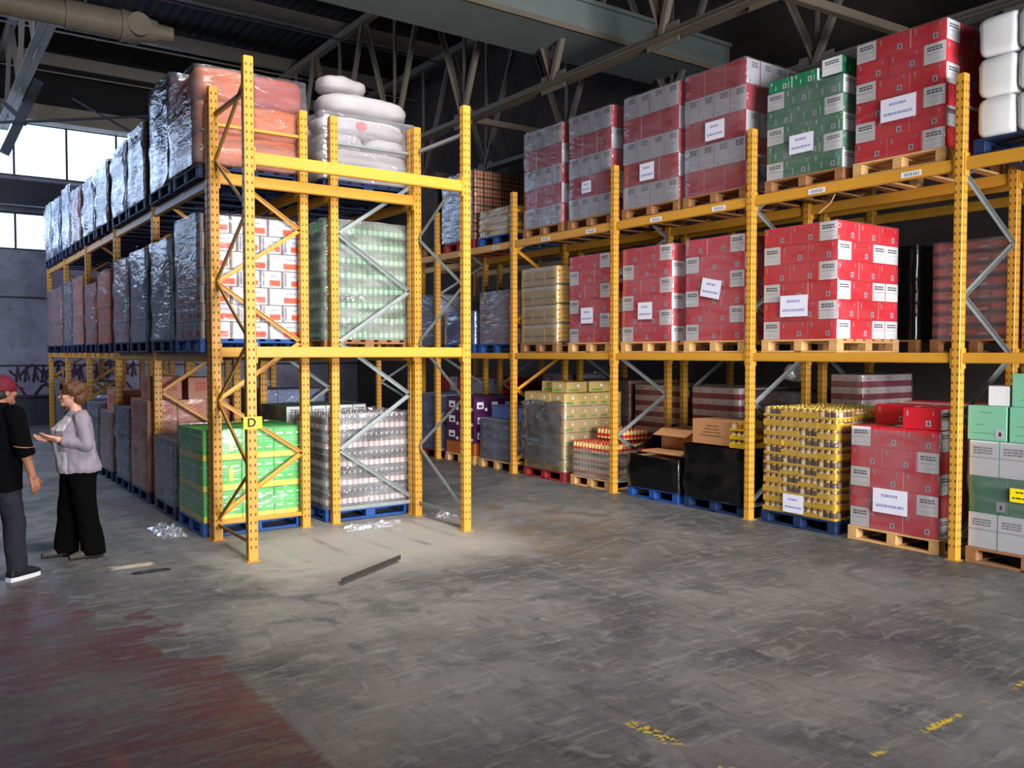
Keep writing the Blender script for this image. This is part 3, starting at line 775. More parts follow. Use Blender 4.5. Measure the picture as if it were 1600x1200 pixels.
def cartons(style, n, h, pa, pb, sa, sb, cs=(.38, .24), fill=False, notices=()):
    def f(r, W, D):
        for k in range(n):
            A = (n-1-k) % 2 == 0
            items_fill(r, W, D, k*h, h, pa if A else pb, sa if A else sb, style, cs, fill and k == n-1)
        for nt_ in notices: notice(r, W, D, **nt_)
    return f
RED = dict(pa='LLE', pb='ELL', sa='LL', sb='LEE')
Z1, Z2 = ZL1+.002, ZU1+.002

# ---- right rack, upper level
X0, X1 = 7.87, 9.03
big = dict(cs=(.36, .25))
U = [('furthest red and white banded load on the upper row', 9.83, 10.8, 5, 0, None),
     ('second furthest red and white banded load, upper row', 8.76, 9.7, 5, 0, dict(u=.42, v=.42, w=.2, h=.16)),
     ('white-topped banded load with a sheet on a red band', 7.52, 8.55, 5, 0, dict(u=.47, v=.43, w=.26, h=.22)),
     ('tall red-topped banded load beside the green carton load', 6.48, 7.45, 5, 1, dict(u=.5, v=.72, w=.29, h=.22))]
for lb, a, b, n, ph, nt_ in U:
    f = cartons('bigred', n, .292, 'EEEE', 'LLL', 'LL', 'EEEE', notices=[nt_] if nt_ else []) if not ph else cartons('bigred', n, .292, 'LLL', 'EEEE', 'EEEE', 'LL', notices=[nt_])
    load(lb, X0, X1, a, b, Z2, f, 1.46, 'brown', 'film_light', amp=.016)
lb = 'dark green carton load between two red upper row loads'
def f(r, W, D):
    cartons('green', 5, .19, 'ELL', 'LLE', 'LEE', 'LL')(r, W, D)
    items_fill(r, W, D, .95, .17, 'LE', 'LL', 'green', (.38, .24)) if 0 else None
    for y, s in ((W/2-.16, 'y'), (W/2-.48, 'y')): place('carton', carton_mesh('green', .24, .3, .14, s), r, (-D/2+.13, y, .951))
    notice(r, W, D, .47, .33, .3, .2)
load(lb, X0, X1, 5.24, 6.22, Z2, f, .95, 'brown', 'film_light', top=False, amp=.006)
o = place('carton', carton_mesh('green', .4, .24, .18, 'x'), None, (X0+.24, 5.41, Z2+.1445+.975)); tag(o, 'loose green carton with a white end standing at the corner of the green load', 'carton')
load('bright red carton load beside the tall front post, upper row', X0, X1, 4.18, 5.13, Z2, cartons('red', 6, .197, 'ELL', 'LLE', 'LEE', 'LL', notices=[dict(u=.47, v=.45, w=.36, h=.22)]), 1.18, 'wood', 'film_clear')
def f(r, W, D):
    h = .36
    for k in range(3):
        for b in range(3):
            for a in range(3):
                if a > 0 and b > 0: continue
                place('bundle', pillow(D/3*1.02, W/3*1.02, h*1.0, (a+b+k) % 3, 'white_bundle', 7.0, .012, 'bundle', None, .3, .4), r, (-D/2+D*(a+.5)/3, -W/2+W*(b+.5)/3, k*h))
load('stack of puffy white bundles at the upper right corner', X0, X1, 2.9, 3.93, Z2, f, 1.08, 'navy', None, group=None)
# ---- right rack, middle level
def f(r, W, D):
    for k in range(4): items_fill(r, W, D, k*.287, .287, 'LLL', 'EEEE', 'yellowbox', (.33, .28))
load('load of yellow-sided food cartons on the middle row', X0, X1, 9.95, 10.86, Z1, f, 1.15, 'brown', 'film_light')
MID = [('red carton load next to the yellow food cartons', 8.78, 9.68, dict(u=.42, v=.38, w=.26, h=.22)),
       ('red middle row load two along from the yellow cartons', 7.62, 8.56, dict(u=.46, v=.4, w=.26, h=.22)),
       ('red carton load with a tilted white sheet, middle row', 6.48, 7.42, dict(u=.43, v=.62, w=.3, h=.22, rot=.2)),
       ('large red load with brightly lit white side panels', 5.28, 6.24, dict(u=.42, v=.36, w=.35, h=.23))]
for k, (lb, a, b, nt_) in enumerate(MID):
    load(lb, X0, X1, a, b, Z1, cartons('red', 6, .205, notices=[nt_], **RED), 1.23, 'wood', 'film_light' if k < 3 else 'film_clear')
# ---- right rack, ground level
def f(r, W, D):
    items = ['L', 'L', 'L']
    for k in range(6): items_fill(r, W, D, k*.195, .195, 'LLL', 'EEEE', 'kraft_green', (.34, .29), k == 5)
fr_ = load('tan and green fruit carton load in grey film', X0, X1, 9.77, 10.78, .0, f, 1.02, 'red', 'film_light', amp=.012)
for k, (x, y, rz) in enumerate(((8.2, 10.05, .1), (8.68, 10.05, -.05), (8.3, 10.45, .3))):
    o = place('carton', carton_mesh('kraft_green', .42, .32, .16, 'x'), None, (x, y, .1445+1.171), rz)
    tag(o, ('loose tan fruit carton at the front left on top of the fruit carton load', 'loose tan fruit carton at the right on top of the fruit carton load', 'tilted tan carton further back on top of the fruit carton load')[k], 'carton', 'loose cartons on the fruit load')
jar = lambda sx, sy, h, v: bottle_pack(sx, sy, h, v, ('jar_cream2', 'jar_red', 'jar_cream2', 'jar_red'))
def f(r, W, D):
    for k in range(3): grid_fill(r, W, D, k*.17, .17, 4, 4, jar, 'pack', k == 2)
q = MB(); P = []
for a in range(15):
    z = .12+.9*a/14; P.append([(-.575-.05-.05*math.sin(math.pi*b/12)-.045*noise.noise(V((b*.5, a*.45, 1)))-.02*noise.noise(V((b*1.3, a*1.6, 5))), .5-.99*b/12, z+.05*noise.noise(V((b*.6, 9, a*.1)))*(a in (0, 14))) for b in range(13)])
P.append([(-.45+.02*noise.noise(V((b, 1, 1))), y, z+.03) for b, (x, y, z) in enumerate(P[-1])])
q.grid(P, 'film_grey', True); tag(q.build('film_wrap', fr_), 'dark grey crumpled film over the front')
load('low load of red-lidded jars in torn film', X0, X1, 8.78, 9.62, 0, f, .5, 'wood', 'film_white', flm=.8, amp=.02)
o = place('jar_pack', jar(.5, .6, .17, 1), None, (8.55, 9.25, .1445+.512)); tag(o, 'loose tray of red-lidded jars on top of the jar load behind the post', 'jar pack')
def black(n, h, top):
    def f(r, W, D):
        for k in range(n): items_fill(r, W, D, k*h, h, 'LL', 'LL', 'kraft', (.45, .4))
        q = MB(); 
    return f
bl_ = load('low black film load with an open box on top', X0, X1, 7.5, 8.42, 0, black(2, .2, .4), .42, 'blue', 'film_black', amp=.02, gap=.03)
q = MB(); P = []
for a in range(9):      # torn sheet leaning from the near left edge up against the open box
    P.append([(-.5+.62*b/8, .47-.26*a/8*(b/8), .46+.36*(b/8)*(a/8)**.7+.015*noise.noise(V((a*.7, b*.7, 2)))) for b in range(9)])
q.grid(P, 'film_black', True); q.build('film_flap', bl_)
load('taller black film wrapped load beside the middle post', X0, X1, 6.47, 7.4, 0, black(2, .3, .6), .64, 'navy', 'film_black', amp=.025, gap=.03)
# cardboard on the black loads
t = empty('open_carton', (8.5, 7.86, .605), 'open brown cardboard box standing on the low black load', 'box')
q = MB(); q.box(-.25, .25, -.3, .3, 0, .01, 'kraft'); q.box(-.25, -.242, -.3, .3, .01, .3, 'kraft'); q.box(.242, .25, -.3, .3, .01, .3, 'kraft'); q.box(-.242, .242, -.3, -.292, .01, .3, 'kraft'); q.box(-.242, .242, .292, .3, .01, .3, 'kraft'); q.build('box_body', t)
q = MB(); q.bar((-.25, 0, .3), (-.42, 0, .22), .58, .008, 'kraft'); q.build('flap', t)
t = empty('cardboard_sheet', (8.05, 7.86, .605), 'flat tan cardboard sheet lying on the front of the low black load', 'cardboard')
q = MB(); q.cbox(-.14, .16, -.38, .32, 0, .03, 'kraft', .004); q.build('sheet', t)
o = place('carton', carton_mesh('kraft', .5, .62, .3, 'y'), None, (8.25, 7.07, .79)); tag(o, 'printed brown cardboard box on the black film load by the post', 'box')
q = MB(); [q.box(-.2515, -.25, -.16+.02*k, .18-.03*k, .1+.04*k, .115+.04*k, 'kraft_dark') for k in range(4)]; q.build('print', o)
for k in range(3):
    o = place('can_pack', can_pack(.4, .24, .1, k+1), None, (8.12, 6.6, .79+.102*k)); tag(o, ('bottom', 'middle', 'top')[k]+' yellow pack of a little three-high stack on the black film load', 'food pack', 'yellow packs on the black load')
def f(r, W, D):
    for k in range(11): grid_fill(r, W, D, k*.106, .106, 4, 3, can_pack, 'pack', k == 10, .012)
    notice(r, W, D, .42, .12, .26, .2)
load('tall stack of yellow jar trays on the floor', X0, X1, 5.27, 6.22, 0, f, 1.16, 'navy', 'film_clear')
def f(r, W, D):
    cartons('red', 5, .205, 'ELL', 'LLE', 'LEE', 'LL', notices=[dict(u=.45, v=.3, w=.36, h=.24)])(r, W, D)
load('opened red carton load with torn film on the floor', X0, X1, 4.18, 5.13, 0, f, 1.0, 'wood', 'film_light', amp=.02)
for k, (x, y, z, sx, sy, h, ori, lb) in enumerate((
        (X0+.16, 4.39, 1.172, .24, .37, .2, 'y', 'single red carton left on the near front corner of the opened red load'),
        (8.45, 4.4, 1.172, .38, .38, .2, 'y', 'red carton with white ends behind the front corner carton of the opened load'),
        (8.45, 4.87, 1.172, .38, .42, .2, 'y', 'red and white carton at the far side on top of the opened load'),
        (8.85, 4.62, 1.172, .3, .8, .22, 'x', 'long white carton lying across the back of the opened red load'))):
    o = place('carton', carton_mesh('red', sx, sy, h, ori), None, (x, y, z)); tag(o, lb, 'carton', 'loose red cartons on the opened load')
# green and white load at the right edge
def f(r, W, D):
    h = .325
    for k in range(3):
        st = 'whitegreen' if k != 1 else 'palegreen'
        items_fill(r, W, D, k*h, h, 'EEEE' if k != 1 else 'LLL', 'LL' if k != 1 else 'EEEE', st if k != 1 else 'greendeep', (.4, .25))
    notice(r, W, D, .47, .52, .2, .12, mat='sign_yellow', ink='ink', name='yellow_label')
_pr = prints
def prints(style, kind, w, h):
    if style == 'greendeep':
        b, p = _pr('palegreen', kind, w, h); return 'green_card', p
    return _pr(style, kind, w, h)
load('white and green layered load with a yellow label', X0, X1, 2.88, 3.935, 0, f, .97, 'brown', 'film_light', amp=.015)
zt = .1445+.9755
for k, y in enumerate((3.77, 3.41, 3.05)):
    o = place('carton', carton_mesh('palegreen', .45, .34, .31, 'y'), None, (X0+.24, y, zt)); tag(o, ('green carton on the white layer, next to the front post', 'second green carton from the front post on the white layer', 'third green carton from the front post on the white layer')[k], 'carton', 'loose green cartons at the right edge')
o = place('carton', carton_mesh('palegreen', .4, .48, .29, 'y'), None, (X0+.24, 3.335, zt+.3125)); tag(o, 'pale mint green carton alone on top of the green cartons at the right edge', 'carton')
o = place('carton', carton_mesh('whiteplain', .22, .18, .18, 'x'), None, (X0+.16, 3.69, zt+.3125)); tag(o, 'small blank white box beside the pale mint green carton', 'box')
o = place('carton', carton_mesh('pink', .24, .16, .28, 'x'), None, (X0+.62, 3.62, zt+.3125-.31)); bpy.data.objects.remove(o)

# ---- back row of the right rack
BX0, BX1 = 9.24, 10.36
def simple(style, n, h, cs=(.38, .28), fill=False, fr='LLL', sd='EEEE'):
    return lambda r, W, D: [items_fill(r, W, D, k*h, h, fr if k % 2 == 0 else fr, sd, style, cs, fill and k == n-1) for k in range(n)]
rustf = simple('rust', 8, .13, (.36, .3), fr='LLL', sd='LLL')
load('rust red tray load right of the tall front post', BX0, BX1, 2.95, 3.93, Z1, rustf, 1.05, 'brown', 'film_clear', group='loads on the back rack', parts=False)
load('rust red tray load left of the tall front post', BX0, BX1, 4.1, 5.05, Z1, rustf, 1.05, 'brown', 'film_light', group='loads on the back rack', parts=False)
load('black film tray load behind the large red load', BX0, BX1, 5.2, 6.2, Z1, simple('rust', 8, .13, (.36, .3)), 1.06, 'brown', 'film_black', group='loads on the back rack', parts=False, top=True)
for lb, a, b, st, n, h, fl in (
        ('striped carton load deep behind the red-lidded jars', 8.76, 9.75, 'stripe', 8, .16, 'film_clear'),
        ('striped carton load deep behind the open cardboard box', 7.68, 8.56, 'stripe', 8, .16, 'film_clear'),
        ('dim purple grey load right of the striped loads', 6.47, 7.5, 'slate', 7, .18, 'film_light'),
        ('small red and white striped load behind yellow trays', 5.85, 6.3, 'stripe', 10, .15, 'film_light'),
        ('dark brown load left of the striped back row loads', 9.85, 10.9, 'brown', 7, .19, 'film_light')):
    load(lb, BX0, BX1, a, b, 0, simple(st, n, h, fill=True), n*h, 'brown', fl, group='loads on the back rack', parts=False, top=True)
def f(r, W, D):
    for k in range(3): items_fill(r, W, D, k*.325, .325, 'LLL', 'LL', 'slate', (.36, .3))
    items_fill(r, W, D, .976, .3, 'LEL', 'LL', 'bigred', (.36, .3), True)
def f2(r, W, D):
    for k in range(3): items_fill(r, W, D, k*.325, .325, 'LLL', 'LL', 'brown', (.36, .3))
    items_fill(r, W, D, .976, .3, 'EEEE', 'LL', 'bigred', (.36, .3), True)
load('back row load topped by a red and white carton layer', BX0, BX1, 14.62, 15.62, 0, f, 1.1, 'brown', None, group='loads on the back rack', parts=False)
load('nearer back row load topped by white cartons', BX0, BX1, 13.46, 14.46, 0, f2, 1.1, 'brown', None, group='loads on the back rack', parts=False)
load('dim slate load behind the low grey wrapped load', BX0, BX1, 11.1, 12.1, 0, simple('slate', 7, .2), 1.4, 'brown', 'film_heavy', group='loads on the back rack', parts=False)
for lb, a, b, st in (('dim brown load behind the furthest upper red load', 9.8, 10.8, 'brown'), ):
    load(lb, BX0, BX1, a, b, Z2, simple(st, 5, .25), 1.25, 'brown', 'film_light', group='loads on the back rack', parts=False)

# ---- far bays of the right rack
G = 'loads in the far bays of the right rack'
load('short stack of yellow trays at the far upper bay', X0, X1, 11.08, 12.08, Z2, lambda r, W, D: [grid_fill(r, W, D, k*.11, .11, 3, 3, can_pack, 'pack') for k in range(4)], .44, 'blue', 'film_light', group=G, parts=False)
cu_ = load('copper cube load with blue-white film front, far upper bay', X0, X1, 12.2, 13.2, Z2, simple('copper', 8, .148, (.24, .2), fr='LLLL', sd='LLLLL'), 1.19, 'red', 'film_clear', group=G, parts=False)
q = MB(); q.grid([[(-.61-.02*noise.noise(V((b*.6, a*.5, 3))), .49-.98*b/8, .02+1.15*a/10) for b in range(9)] for a in range(11)], 'film_silver', True); q.build('film_wrap', cu_)  # extra sheet: the film's bluish reflection put into its colour
load('tall dark brown load beyond the blue-white film load', X0, X1, 13.46, 14.4, Z2, simple('brick', 8, .17), 1.36, 'brown', None, group=G, parts=False)
load('pinkish carton load in crumpled film, far middle bay', X0, X1, 11.06, 12.06, Z1, simple('pink', 5, .165), .86, 'blue', 'film_heavy', group=G, parts=False, amp=.025)
load('low bluish film load in the far middle bay', X0, X1, 12.2, 13.2, Z1, simple('blue', 3, .18), .56, 'blue', 'film_silver', group=G, parts=False, amp=.025)
load('blue grey carton load ending the far middle row', X0, X1, 13.46, 14.4, Z1, simple('silver', 6, .15), .92, 'brown', 'film_heavy', group=G, parts=False)
load('low grey wrapped load left of the far post', X0, X1, 11.07, 12.05, 0, simple('slate', 4, .165, fill=True), .68, 'wood', 'film_heavy', group=G, parts=False, amp=.02)
def f(r, W, D):
    items_fill(r, W, D, 0, .22, 'LLL', 'LL', 'orange', (.36, .3))
    for k in range(3): items_fill(r, W, D, .22+k*.26, .26, 'LL', 'LLL', 'purple', (.45, .3), k == 2)
load('load of purple packs with white emblems', X0, X1, 12.2, 13.15, 0, f, .98, 'wood', None, group=G, parts=False)
load('blue grey film load beyond the purple packs', X0, X1, 13.46, 14.45, 0, simple('blue', 6, .165, fill=True), 1.0, 'red', 'film_heavy', group=G, parts=False)
o = place('crate', carton_mesh('blue', .4, .8, .22, 'y'), None, (8.3, 11.6, .1445+.665)); tag(o, 'bright blue carton lying on the low grey wrapped load', 'carton')

# ---- left rack, row facing the aisle
A0, A1 = 2.475, 3.6
GL = 'loads on the left aisle rack'
# upper row
def sackpile(mat, n, sx, sy, h, cols=2, alt='red_sack'):
    def f(r, W, D):
        for k in range(n):
            for b in range(cols):
                for a in range(2):
                    if b > 0 and a > 0: continue
                    mm = alt if (alt and k == n-1 and (a+b)) else mat
                    place('sack', pillow(D/2*1.02, W/cols*1.02, h*1.06, (a+b+k) % 4, mm, 7, .02, 'sack', None, .28, .4), r, (-D/2+D*(a+.5)/2, -W/2+W*(b+.5)/cols, k*h))
    return f
load('film wrapped orange sack load on the top left row', A0, A1, 8.99, 9.99, Z2+.02, sackpile('orange_sack', 3, .5, .5, .33), .99, 'navy', 'film_light', amp=.012, gap=.05, top=False, group=GL)
for k, (a, b, st, n, h, fl, lb) in enumerate((
        (10.1, 11.12, 'brown', 4, .295, 'film_silver', 'tall silver film load behind the orange sacks'),
        (11.33, 12.33, 'brown', 4, .232, 'film_silver', 'third load from the front of the left top row'),
        (12.4, 13.4, 'silver', 4, .225, 'film_silver', 'fourth load from the front of the left top row'),
        (13.68, 14.7, 'brown', 4, .22, 'film_silver', 'fifth load from the front of the left top row'),
        (14.8, 15.82, 'silver', 4, .205, 'film_silver', 'sixth load from the front of the left top row'),
        (16.08, 17.1, 'orange', 4, .215, 'film_heavy', 'orange tinted load seventh along the left top row'),
        (17.2, 18.2, 'silver', 4, .27, 'film_silver', 'eighth load along the left top row against the windows'),
        (18.42, 19.42, 'blue', 4, .26, 'film_silver', 'second last load of the left top row'),
        (19.5, 20.5, 'silver', 4, .27, 'film_heavy', 'last load of the left top row'))):
    load(lb, A0, A1, a, b, Z2+.02, simple(st, n, h, (.45, .35), fr='LL', sd='LLL'), n*h+.03, 'navy', fl, amp=.045, group=GL, parts=k < 3, top=True)
# middle row
load('load of white cartons with orange panels', A0, A1, 8.99, 9.99, Z1, lambda r, W, D: [items_fill(r, W, D, k*.183, .183, 'LLE' if k % 2 else 'ELL', 'EEE' if k % 2 else 'LL', 'orange_logo', (.37, .3)) for k in range(7)], 1.3, 'blue', 'film_clear', group=GL)
for k, (a, b, st, n, h, fl, lb) in enumerate((
        (10.12, 11.12, 'silver', 4, .29, 'film_heavy', 'grey film load behind the white and orange cartons'),
        (11.33, 12.33, 'silver', 4, .29, 'film_silver', 'shiny film load third along the left middle row'),
        (12.42, 13.42, 'pink', 4, .285, 'film_heavy', 'grey pink load fourth along the left middle row'),
        (13.68, 14.7, 'orange', 4, .27, 'film_light', 'bright orange load in the left middle row'),
        (14.8, 15.8, 'orange', 4, .24, 'film_heavy', 'duller orange load beyond the bright orange one'),
        (16.08, 17.1, 'kraft_red', 4, .29, 'film_light', 'tan load beyond the orange loads, left middle row'),
        (17.25, 18.2, 'slate', 4, .29, 'film_heavy', 'dark slate load far along the left middle row'),
        (18.45, 20.4, 'kraft_red', 4, .28, 'film_heavy', 'last wide load of the left middle row'))):
    load(lb, A0, A1, a, b, Z1, simple(st, n, h, (.45, .35), fr='LL', sd='LLL'), n*h+.01, 'navy', fl, amp=.03, group=GL, parts=k < 3, top=False)
# floor row
load('load of bright green cartons with yellow bands', A0, A1, 8.99, 9.95, 0, lambda r, W, D: [items_fill(r, W, D, k*.32, .32, 'LL', 'LL', 'lime', (.45, .4), k == 2) for k in range(3)], .965, 'blue', 'film_light', group=GL, amp=.02)
load('low grey film load behind the bright green cartons', A0, A1, 10.1, 11.05, 0, simple('slate', 4, .19, (.4, .3), True), .77, 'navy', 'film_heavy', group=GL, amp=.02)
load('brown carton load with red print, left aisle floor', A0, A1, 11.42, 12.4, 0, simple('kraft_red', 4, .29, (.45, .36), True, fr='LL', sd='LL'), 1.16, 'navy', 'film_clear', group=GL)
load('crumpled grey film load beyond the brown cartons', A0, A1, 12.5, 13.45, 0, simple('slate', 5, .2, (.4, .3), True), 1.02, 'navy', 'film_silver', group=GL, amp=.045)
load('dull brown load beyond the crumpled grey film load', A0, A1, 13.68, 14.65, 0, simple('kraft_red', 4, .22, (.4, .3), True), .9, 'navy', 'film_heavy', group=GL, parts=False)
load('slate coloured floor load behind the woman', A0, A1, 14.8, 15.8, 0, simple('slate', 4, .24, (.4, .3), True), .97, 'navy', 'film_heavy', group=GL, parts=False)
load('pale blue load far down the left aisle floor', A0, A1, 16.1, 17.1, 0, simple('blue', 4, .24, (.4, .3), True), .97, 'navy', 'film_silver', group=GL, parts=False)
load('dark load at the end of the left aisle floor', A0, A1, 18.45, 19.45, 0, simple('brick', 5, .24, (.4, .3), True), 1.2, 'navy', 'film_heavy', group=GL, parts=False)
for x, y, z, sx, sy, h, lb in ((2.72, 11.7, 1.306, .4, .45, .3, 'brown box with red print at the aisle edge on top of the brown carton load'),
                         (3.22, 11.7, 1.306, .45, .5, .28, 'darker brown box with red print beside the aisle edge box'),
                         (2.8, 14.1, 1.027, .5, .6, .32, 'brown box on the dull film load behind the woman')):
    o = place('carton', carton_mesh('kraft_red', sx, sy, h, 'x'), None, (x, y, z)); tag(o, lb, 'box')
# ---- left rack, second row
C0, C1 = 3.82, 4.93
GC = 'loads on the rack behind the left aisle rack'
load('shrink wrapped load of dark bottles on the floor', C0, C1, 8.99, 9.95, 0, lambda r, W, D: [grid_fill(r, W, D, k*.212, .212, 3, 4, bottle_pack, 'pack', k == 4) for k in range(5)], 1.07, 'blue', 'film_glare', group=GC, amp=.02)
gj = lambda sx, sy, h, v: bottle_pack(sx, sy, h, v, ('glass_green', 'pale_glass', 'pale_glass', 'glass_green'))
load('load of green glass jars behind glaring film', C0, C1, 8.99, 9.99, Z1, lambda r, W, D: [grid_fill(r, W, D, k*.168, .168, 4, 4, gj, 'pack') for k in range(8)], 1.35, 'brown', 'film_white', group=GC, amp=.02)
def f(r, W, D):
    rg = random.Random(5)
    for k in range(4):
        for b in range(2):
            if k % 2 == 1: place('sack', pillow(D*1.02, W/2*1.05, .21, k+b, 'white_sack', 3.6, .03, patch='red_ink' if (k, b) == (3, 0) else None), r, (rg.uniform(-.02, .02), -W/2+W*(b+.5)/2, k*.178))
            else: place('sack', pillow(D/2*1.05, W*1.02, .21, k+b, 'white_sack', 3.6, .03), r, (-D/2+D*(b+.5)/2, rg.uniform(-.02, .01), k*.178))
load('wrapped pile of white sacks on the top row', C0, C1, 8.99, 9.99, Z2+.02, f, .74, 'navy', 'film_glare', group=GC, amp=.012, gap=.05)
zs = Z2+.02+.1445+.77
o = place('sack', pillow(1.08, .6, .25, 8, 'white_sack', 3, .03), None, (4.42, 9.3, zs)); o.rotation_euler = (0, .03, -.05); tag(o, 'long white sack lying loose across the top of the sack pile', 'sack', 'loose sacks on the pile')
o = place('sack', pillow(.6, .42, .22, 9, 'white_sack', 2.6, .03, er=.8, ez=.7), None, (4.22, 9.4, zs+.27)); o.rotation_euler = (0, .0, .25); tag(o, 'small white sack crowning the sack pile, topmost of all', 'sack', 'loose sacks on the pile')
for lb, a, b, z, st, n, h, pal, fl in (
        ('bluish film load behind the green glass jars', 10.12, 11.12, Z1, 'silver', 6, .22, 'navy', 'film_silver'),
        ('dark load behind the white sacks', 10.12, 11.12, Z2+.02, 'brick', 5, .2, 'navy', 'film_heavy'),
        ('green carton load behind the dark bottles', 10.2, 11.1, 0, 'green', 5, .22, 'blue', 'film_clear'),
        ('blue carton load two behind the dark bottles', 11.4, 12.35, 0, 'blue', 6, .21, 'blue', 'film_heavy'),
        ('slate grey load three behind the dark bottles', 12.5, 13.45, 0, 'slate', 5, .22, 'blue', 'film_heavy'),
        ('dark brown load two behind the green glass jars', 11.4, 12.4, Z1, 'brown', 5, .24, 'navy', 'film_heavy')):
    load(lb, C0, C1, a, b, z, simple(st, n, h, (.4, .33), z == 0), n*h, pal, fl, group=GC, parts=False)
# ------------------------------------------------------------------ litter on the floor
def crumple(name, loc, sx, sy, sz, mat, label, cat, seed):
    q = MB(); P = []; rg = random.Random(seed)
    for a in range(12):
        R = []
        for b in range(16):
            u, v = a/11*2-1, b/15*2-1; e = max(0, 1-u*u)*max(0, 1-v*v)
            n1 = noise.noise(V((u*2.5+seed, v*2.5, 0))); n2 = noise.noise(V((u*6, v*6+seed, 1)))
            R.append((u*sx/2*(1+.25*n1), v*sy/2*(1+.25*n2), max(.002, e**.5*sz*(.5+n1*.8+n2*.5))))
        P.append(R)
    q.grid(P, mat, False); return tag(q.build(name, loc=loc), label, cat)
MATS['film_scrap'] = MATS['film_loose']
crumple('film_scrap', (2.26, 9.5, 0), .28, .7, .1, 'film_loose', 'crumpled clear film scrap on the floor at the foot of the green carton load', 'plastic scrap', 1)
crumple('film_scrap', (4.2, 8.5, 0), .7, .25, .06, 'film_loose', 'strip of torn film on the floor in front of the bottle pallet', 'plastic scrap', 2)
crumple('film_scrap', (5.12, 8.6, 0), .3, .3, .07, 'film_loose', 'small film scrap beside the foot of the right cross bay post', 'plastic scrap', 3)
crumple('paper_scrap', (1.62, 8.14, 0), .36, .14, .012, 'tan_paper', 'flat tan paper scrap on the floor in front of the woman', 'paper scrap', 4)
crumple('rag', (1.72, 7.85, 0), .3, .1, .02, 'blackish', 'dark flattened rag on the floor near the paper scrap', 'rag', 6)
mb = MB(); mb.angle((2.87, 6.48, .022), (3.65, 6.93, .022), .04, .006, 'dark_steel'); o = mb.build('metal_strip'); tag(o, 'dark loose steel strip lying on the floor in front of the empty bay', 'metal strip')
crumple('film_clump', (8.5, 6.0, 1.56), .3, .3, .22, 'film_loose', 'clump of film lying above the rear of the yellow trays', 'plastic scrap', 7) if 0 else None

t = empty('hanging_film', (9.02, 6.62, 1.55), 'crumpled clump of film hanging from the rear beam behind the yellow jar trays', 'plastic scrap')
place('clump', pillow(.26, .26, .2, 4, 'film_loose', 2.4, .07, 'clump'), t); q = MB(); q.tube([(0, 0, .18), (.02, .01, .3), (-.06, .0, .4)], [.03, .02, .03], 'film_loose', 6); q.build('strip', t)
q = MB(); q.tube([(7.95, 5.38, 3.56), (7.93, 5.42, 3.47), (7.9, 5.5, 3.4), (7.89, 5.53, 3.375)], .008, 'kraft', 6); tag(q.build('loose_strap'), 'loose strap dangling from the upper beam over the large red load', 'strap')
# ------------------------------------------------------------------ people
def ring_loft(bm, rings, n=20):
    R = []
    for (c, ax, ay) in rings:
        c, ax, ay = V(c), V(ax), V(ay)
        R.append([bm.verts.new(c+ax*math.cos(2*math.pi*k/n)+ay*math.sin(2*math.pi*k/n)) for k in range(n)])
    for a, b in zip(R[:-1], R[1:]):
        for k in range(n): bm.faces.new((a[k], a[(k+1) % n], b[(k+1) % n], b[k]))
    bm.faces.new(R[0][::-1]); bm.faces.new(R[-1])
def cap(bm, p, q, r0, r1, n=14, rnd=True):
    """tapered limb, round ends or flat ends"""
    p, q = V(p), V(q); d = (q-p).normalized(); a = d.orthogonal().normalized(); b = d.cross(a)
    rings = []
    if rnd:
        for t in (-80, -55, -28): rings.append((p+d*r0*math.sin(math.radians(t)), r0*math.cos(math.radians(t))))
    rings += [(p, r0), (q, r1)]
    if rnd:
        for t in (28, 55, 80): rings.append((q+d*r1*math.sin(math.radians(t)), r1*math.cos(math.radians(t))))
    ring_loft(bm, [(c, a*r, b*r) for c, r in rings], n)
def ell(bm, c, r, rot=(0, 0, 0)):
    from mathutils import Euler
    m_ = Matrix.Translation(V(c)) @ Euler(rot).to_matrix().to_4x4() @ Matrix.Diagonal((*r, 1))
    bmesh.ops.create_uvsphere(bm, u_segments=18, v_segments=12, radius=1, matrix=m_)
def remeshed(name, fn, voxel, mats, parent=None, smooth=2, wr=0, seed=0, loc=(0, 0, 0), rz=0):
    bm = bmesh.new(); fn(bm); bmesh.ops.recalc_face_normals(bm, faces=bm.faces)
    me = bpy.data.meshes.new(name); bm.to_mesh(me); bm.free()
    o = bpy.data.objects.new('tmp', me); COL.objects.link(o)
    md = o.modifiers.new('r', 'REMESH'); md.mode = 'VOXEL'; md.voxel_size = voxel
    if smooth: ms = o.modifiers.new('s', 'SMOOTH'); ms.iterations = smooth; ms.factor = .5
    dg = bpy.context.evaluated_depsgraph_get(); nm = bpy.data.meshes.new_from_object(o.evaluated_get(dg)); nm.name = name
    bpy.data.objects.remove(o)
    if wr:
        ns = [v.normal.copy() for v in nm.vertices]
        for v, n_ in zip(nm.vertices, ns):
            d = noise.noise(V((v.co.x*9+seed, v.co.y*9, v.co.z*6)))*wr+noise.noise(V((v.co.x*22, v.co.y*22+seed, v.co.z*13)))*wr*.5
            v.co += n_*d
    nm.materials.clear()
    for k in mats: nm.materials.append(MATS[k])
    nm.polygons.foreach_set('use_smooth', [True]*len(nm.polygons)); nm.polygons.foreach_set('material_index', [0]*len(nm.polygons)); nm.update()
    return place(name, nm, parent, loc, rz)
